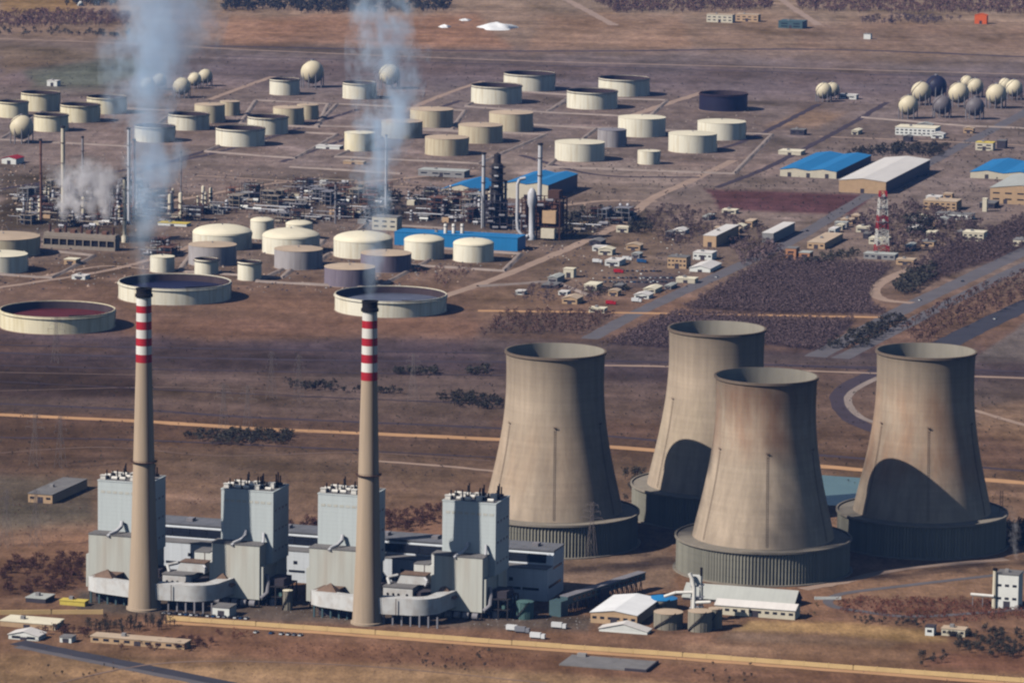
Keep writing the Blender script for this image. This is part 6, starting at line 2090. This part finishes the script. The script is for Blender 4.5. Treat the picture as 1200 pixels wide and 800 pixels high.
mass(PL, "dark", "leaf_dark", [(510, 466), (548, 462), (590, 472), (590, 480), (540, 478)], 100, 3, 6, None)
mass(PL, "dark", "leaf_dark", [(462, 436), (512, 434), (512, 439), (462, 440)], 50, 3, 6, None)
mass(PL, "dark", "leaf_dark", [(548, 434), (572, 433), (572, 440), (548, 440)], 26, 3, 6, None)
mass(PL, "bare", "twig_brown", [(-5, 18), (70, 14), (155, 18), (150, 31), (-5, 33)], 420, 6, 9, None)
mass(PL, "dark", "leaf_dark", [(-5, 36), (60, 36), (150, 40), (150, 45), (-5, 42)], 60, 5, 8, None)
mass(PL, "dark", "leaf_dark", [(258, -6), (530, -6), (528, 12), (400, 17), (262, 12)], 700, 7, 12, None)
mass(PL, "dark", "leaf_dark", [(60, -8), (140, -8), (135, 8), (80, 8)], 130, 7, 11, None)
mass(PL, "bare", "twig_brown", [(680, -8), (900, -8), (910, 10), (860, 14), (720, 16)], 900, 6, 9, None)
mass(PL, "bare", "twig_brown", [(925, -8), (1215, -8), (1215, 17), (940, 15)], 1000, 6, 9, None)
mass(PL, "bare", "twig_mauve", [(1000, 22), (1080, 20), (1130, 24), (1090, 30), (1010, 30)], 90, 6, 9, None)
mass(PL, "dark", "leaf_dark", [(990, 182), (1040, 172), (1110, 172), (1105, 184), (1020, 184)], 170, 4, 8, None)
mass(PL, "bare", "twig_mauve", [(748, 268), (770, 240), (850, 252), (900, 268), (890, 300), (830, 284), (780, 292)], 260, 4, 7, None)
mass(PL, "bare", "twig_mauve", [(860, 292), (910, 288), (925, 306), (870, 312)], 80, 5, 9, None)
mass(PL, "dark", "leaf_dark", [(652, 258), (700, 246), (730, 256), (690, 272), (660, 282)], 130, 4, 8, None)
mass(PL, "dark", "leaf_dark", [(735, 268), (760, 262), (765, 270), (740, 276)], 40, 5, 8, None)
mass(PL, "bare", "twig_mauve", [(990, 262), (1070, 240), (1150, 262), (1120, 300), (1050, 300)], 330, 5, 9, None)
mass(PL, "dark", "leaf_dark", [(1060, 262), (1092, 256), (1092, 276), (1066, 278)], 50, 6, 10, None)
mass(PL, "dark", "leaf_dark", [(440, 228), (500, 226), (556, 240), (552, 258), (450, 256)], 90, 4, 8, None)
mass(PL, "bare", "twig_brown", [(470, 312), (560, 316), (520, 336), (500, 326)], 40, 3, 5, None)
mass(PL, "dark", "leaf_dark", [(940, 308), (1000, 296), (1010, 300), (960, 312)], 50, 4, 7, None)
mass(PL, "bare", "twig_mauve", [(620, 335), (720, 340), (690, 358), (600, 352)], 80, 3, 6, None)
mass(PL, "dark", "leaf_dark", [(700, 336), (740, 336), (730, 346), (690, 346)], 40, 3, 6, None)


# loose stones, rubble and scrap lying in the yards, and low scrub on the plains: nobody could count them
def lump_arrays(seed):
    r = np.random.default_rng(seed)
    V = []
    for z, k in ((-.1, 1.0), (.32, .8), (.6, .3)):
        for i in range(5):
            a = 2 * math.pi * i / 5 + r.normal(0, .2)
            q = k * r.uniform(.6, 1.1)
            V.append((math.cos(a) * q, math.sin(a) * q * .6, z * r.uniform(.7, 1.2)))
    Fq = [(j * 5 + i, j * 5 + (i + 1) % 5, (j + 1) * 5 + (i + 1) % 5, (j + 1) * 5 + i) for j in (0, 1) for i in range(5)] + [(10, 11, 12, 13)]
    return np.array(V), np.array(Fq), np.zeros(len(Fq), int)


FAR["lump"] = [lump_arrays(i) for i in range(3)]
FAR["scrub"] = [tree_arrays(60 + i, 9, 1, 0, .6, .7) for i in range(3)]
yard = [(-10, 190), (230, 196), (420, 205), (570, 210), (690, 240), (640, 300), (520, 335), (300, 345), (140, 335), (-10, 345)]
mass("rubble", "lump", "wall_grey", yard, 900, 0.48, 1.61)
mass("rubble", "lump", "track_pale", yard, 900, 0.60, 2.23)
mass("rubble", "lump", "wall_dark", yard, 1300, 0.54, 1.98)
mass("rubble", "lump", "wall_white", [(650, 280), (840, 270), (840, 335), (640, 360)], 60, 0.48, 1.36)
mass("rubble", "lump", "wall_dark", [(650, 280), (860, 270), (840, 335), (620, 360)], 420, 0.54, 1.74)
mass("rubble", "lump", "wall_dark", [(960, 250), (1200, 215), (1200, 290), (960, 300)], 300, 0.54, 1.74)
mass("rubble", "lump", "dike_soil", [(0, 110), (640, 120), (900, 130), (860, 200), (560, 200), (0, 190)], 1100, 0.60, 1.98)
mass("rubble", "lump", "wall_grey", [(290, 690), (700, 722), (690, 738), (300, 722)], 260, 0.24, 0.68)
mass("scrub", "scrub", "twig_red", [(980, 702), (1060, 700), (1205, 706), (1210, 724), (1100, 730), (985, 718)], 900, .7, 1.7)
mass("scrub", "scrub", "twig_near", [(300, 752), (575, 760), (640, 776), (560, 786), (380, 770), (300, 765)], 260, .5, 1.2)
mass("scrub", "scrub", "leaf_dark", [(-20, 395), (580, 395), (580, 560), (-20, 560)], 900, .7, 1.9)
mass("scrub", "scrub", "leaf_dark", [(700, 410), (1210, 430), (1210, 600), (960, 560), (720, 520)], 700, .7, 1.9)
mass("scrub", "scrub", "twig_brown", [(-20, 560), (560, 560), (560, 640), (-20, 640)], 420, .6, 1.5)
mass("scrub", "scrub", "twig_brown", [(-20, 740), (1210, 790), (1210, 840), (-20, 840)], 420, .4, 1.1)
mass("scrub", "scrub", "leaf_dark", [(-20, 60), (1210, 90), (1210, 130), (-20, 120)], 600, 1.0, 2.6)
mass("scrub", "scrub", "leaf_dark", [(640, 190), (900, 200), (1000, 160), (1200, 150), (1200, 215), (900, 270), (640, 280)], 800, 1.0, 2.8)


# ------------------------------------------------------------------ smoke and steam (real volumes)
def plume(name, base, h, r0, r1, drift, dens, colr, seed, pts=10, full=.92):
    """a rising column of smoke: closed lofted body, density thinning outwards and upwards"""
    N = 24
    m = MB()
    vv = []
    cx = lambda k: drift[0] * k ** 1.3
    cy = lambda k: drift[1] * k ** 1.3
    rad = lambda k: (r0 + (r1 - r0) * k ** .75)
    for j in range(pts + 1):
        k = j / pts
        for i in range(N):
            a = 2 * math.pi * i / N
            vv.append((cx(k) + rad(k) * math.cos(a), cy(k) + rad(k) * math.sin(a), h * k))
    ff = [(j * N + i, j * N + (i + 1) % N, (j + 1) * N + (i + 1) % N, (j + 1) * N + i) for j in range(pts) for i in range(N)]
    ff += [tuple(range(N - 1, -1, -1)), tuple(pts * N + i for i in range(N))]
    mt = bpy.data.materials.new(name)
    mt.use_nodes = True
    n, l = mt.node_tree.nodes, mt.node_tree.links
    n.remove(n["Principled BSDF"])
    pv = n.new("ShaderNodeVolumePrincipled")
    pv.inputs["Color"].default_value = colr
    pv.inputs["Anisotropy"].default_value = -0.25
    l.new(pv.outputs[0], n["Material Output"].inputs["Volume"])
    tc = n.new("ShaderNodeTexCoord")
    sp = n.new("ShaderNodeSeparateXYZ")
    l.new(tc.outputs["Object"], sp.inputs[0])

    def math_(op, a, b_=None, c=None):
        q = n.new("ShaderNodeMath"); q.operation = op
        for i, v in enumerate((a, b_, c)):
            if v is None: continue
            if isinstance(v, (int, float)): q.inputs[i].default_value = v
            else: l.new(v, q.inputs[i])
        return q.outputs[0]

    k = math_('MAXIMUM', math_('DIVIDE', sp.outputs[2], h), 0.0001)
    k13 = math_('POWER', k, 1.3)
    rz = math_('ADD', math_('MULTIPLY', math_('POWER', k, .75), r1 - r0), r0)

    def noise_(scale, stretch, off, detail, rough):
        mp = n.new("ShaderNodeMapping")
        mp.inputs["Location"].default_value = (seed * 17.0 + off, seed * 5.0 - off, off)
        mp.inputs["Scale"].default_value = stretch
        z = n.new("ShaderNodeTexNoise")
        z.inputs["Scale"].default_value = scale
        z.inputs["Detail"].default_value = detail
        z.inputs["Roughness"].default_value = rough
        l.new(tc.outputs["Object"], mp.inputs[0]); l.new(mp.outputs[0], z.inputs[0])
        return z.outputs[0]

    mea = math_('SUBTRACT', noise_(1.0 / (r1 * 1.1), (.05, .05, 1), 3.0, 2, .5), .5)
    low = math_('MINIMUM', math_('MULTIPLY', k, 4.0), 1.0)
    sway = math_('MULTIPLY', math_('MULTIPLY', math_('MULTIPLY', mea, rz), 2.0), low)
    dx = math_('SUBTRACT', math_('SUBTRACT', sp.outputs[0], math_('MULTIPLY', k13, drift[0])), sway)
    dy = math_('SUBTRACT', sp.outputs[1], math_('MULTIPLY', k13, drift[1]))
    rr = math_('SQRT', math_('ADD', math_('MULTIPLY', dx, dx), math_('MULTIPLY', dy, dy)))
    q = math_('DIVIDE', rr, rz)
    big = noise_(1.0 / (r1 * .55), (1, 1, .6), 0.0, 5, .65)
    fine = noise_(1.0 / (r1 * .17), (1, 1, .7), 9.0, 3, .6)
    bill = math_('ADD', math_('MULTIPLY', math_('SUBTRACT', big, .5), 5.0), math_('MULTIPLY', math_('SUBTRACT', fine, .5), 3.0))
    bill = math_('MULTIPLY', bill, math_('ADD', .25, math_('MULTIPLY', low, .75)))
    # ragged radial falloff and billows
    edge = math_('SUBTRACT', math_('ADD', full, bill), math_('MULTIPLY', q, 1.35))
    edge = math_('MAXIMUM', math_('MINIMUM', edge, 1.0), 0.0)
    thin = math_('DIVIDE', r0 * 1.0, rz)
    thin = math_('POWER', thin, 0.85)
    fade = math_('MINIMUM', math_('MULTIPLY', math_('SUBTRACT', 1.0, k), 2.2), 1.0)
    # a little gap of clear hot gas right above the mouth
    start = math_('MINIMUM', math_('ADD', math_('MULTIPLY', k, 4.0), .16), 1.0)
    d = math_('MULTIPLY', math_('MULTIPLY', math_('MULTIPLY', edge, thin), math_('MULTIPLY', fade, start)), dens)
    l.new(d, pv.inputs["Density"])
    o = m.add(vv, ff).build(name, mt, None, None, base)
    tag(o, kind="stuff")
    return o


SM = (.66, .83, 1.0, 1)
plume("smoke_plume", CH1.location + Vector((0, 0, CH1_H + .5)), 300, CH1_R * 1.0, 64, (20, 8), .29, SM, 1, 10, 1.02)
plume("smoke_plume", CH2.location + Vector((0, 0, CH2_H + .5)), 300, CH2_R * 1.0, 42, (24, 8), .28, SM, 2, 10, .96)
WHT = (.9, .88, .88, 1)
for i, (px, py, hh) in enumerate(((72, 284, 55), (90, 285, 62), (108, 285, 60), (122, 286, 48))):
    g = G(px, py)
    plume("steam", g + AY * 6 + Vector((0, 0, 19)), hh, 4.5, 23, (3, 4), .5, WHT, 5 + i, 8)
plume("steam", G(1190, 700) + Vector((0, 0, 22)), 34, 2.0, 6, (-5, 2), .10, WHT, 12, 8)

# ------------------------------------------------------------------ the air between: one even, pale haze round everything
HAZE = 0.000018
hz = bpy.data.materials.new("haze")
hz.use_nodes = True
n, l = hz.node_tree.nodes, hz.node_tree.links
n.remove(n["Principled BSDF"])
pv = n.new("ShaderNodeVolumePrincipled")
pv.inputs["Color"].default_value = (.14, .36, 1.0, 1)
pv.inputs["Density"].default_value = HAZE
pv.inputs["Anisotropy"].default_value = 0.0
l.new(pv.outputs[0], n["Material Output"].inputs["Volume"])
if HAZE: tag(MB().box(-70000, 70000, -30000, 80000, -1.3, 640).build("haze", hz), kind="stuff")
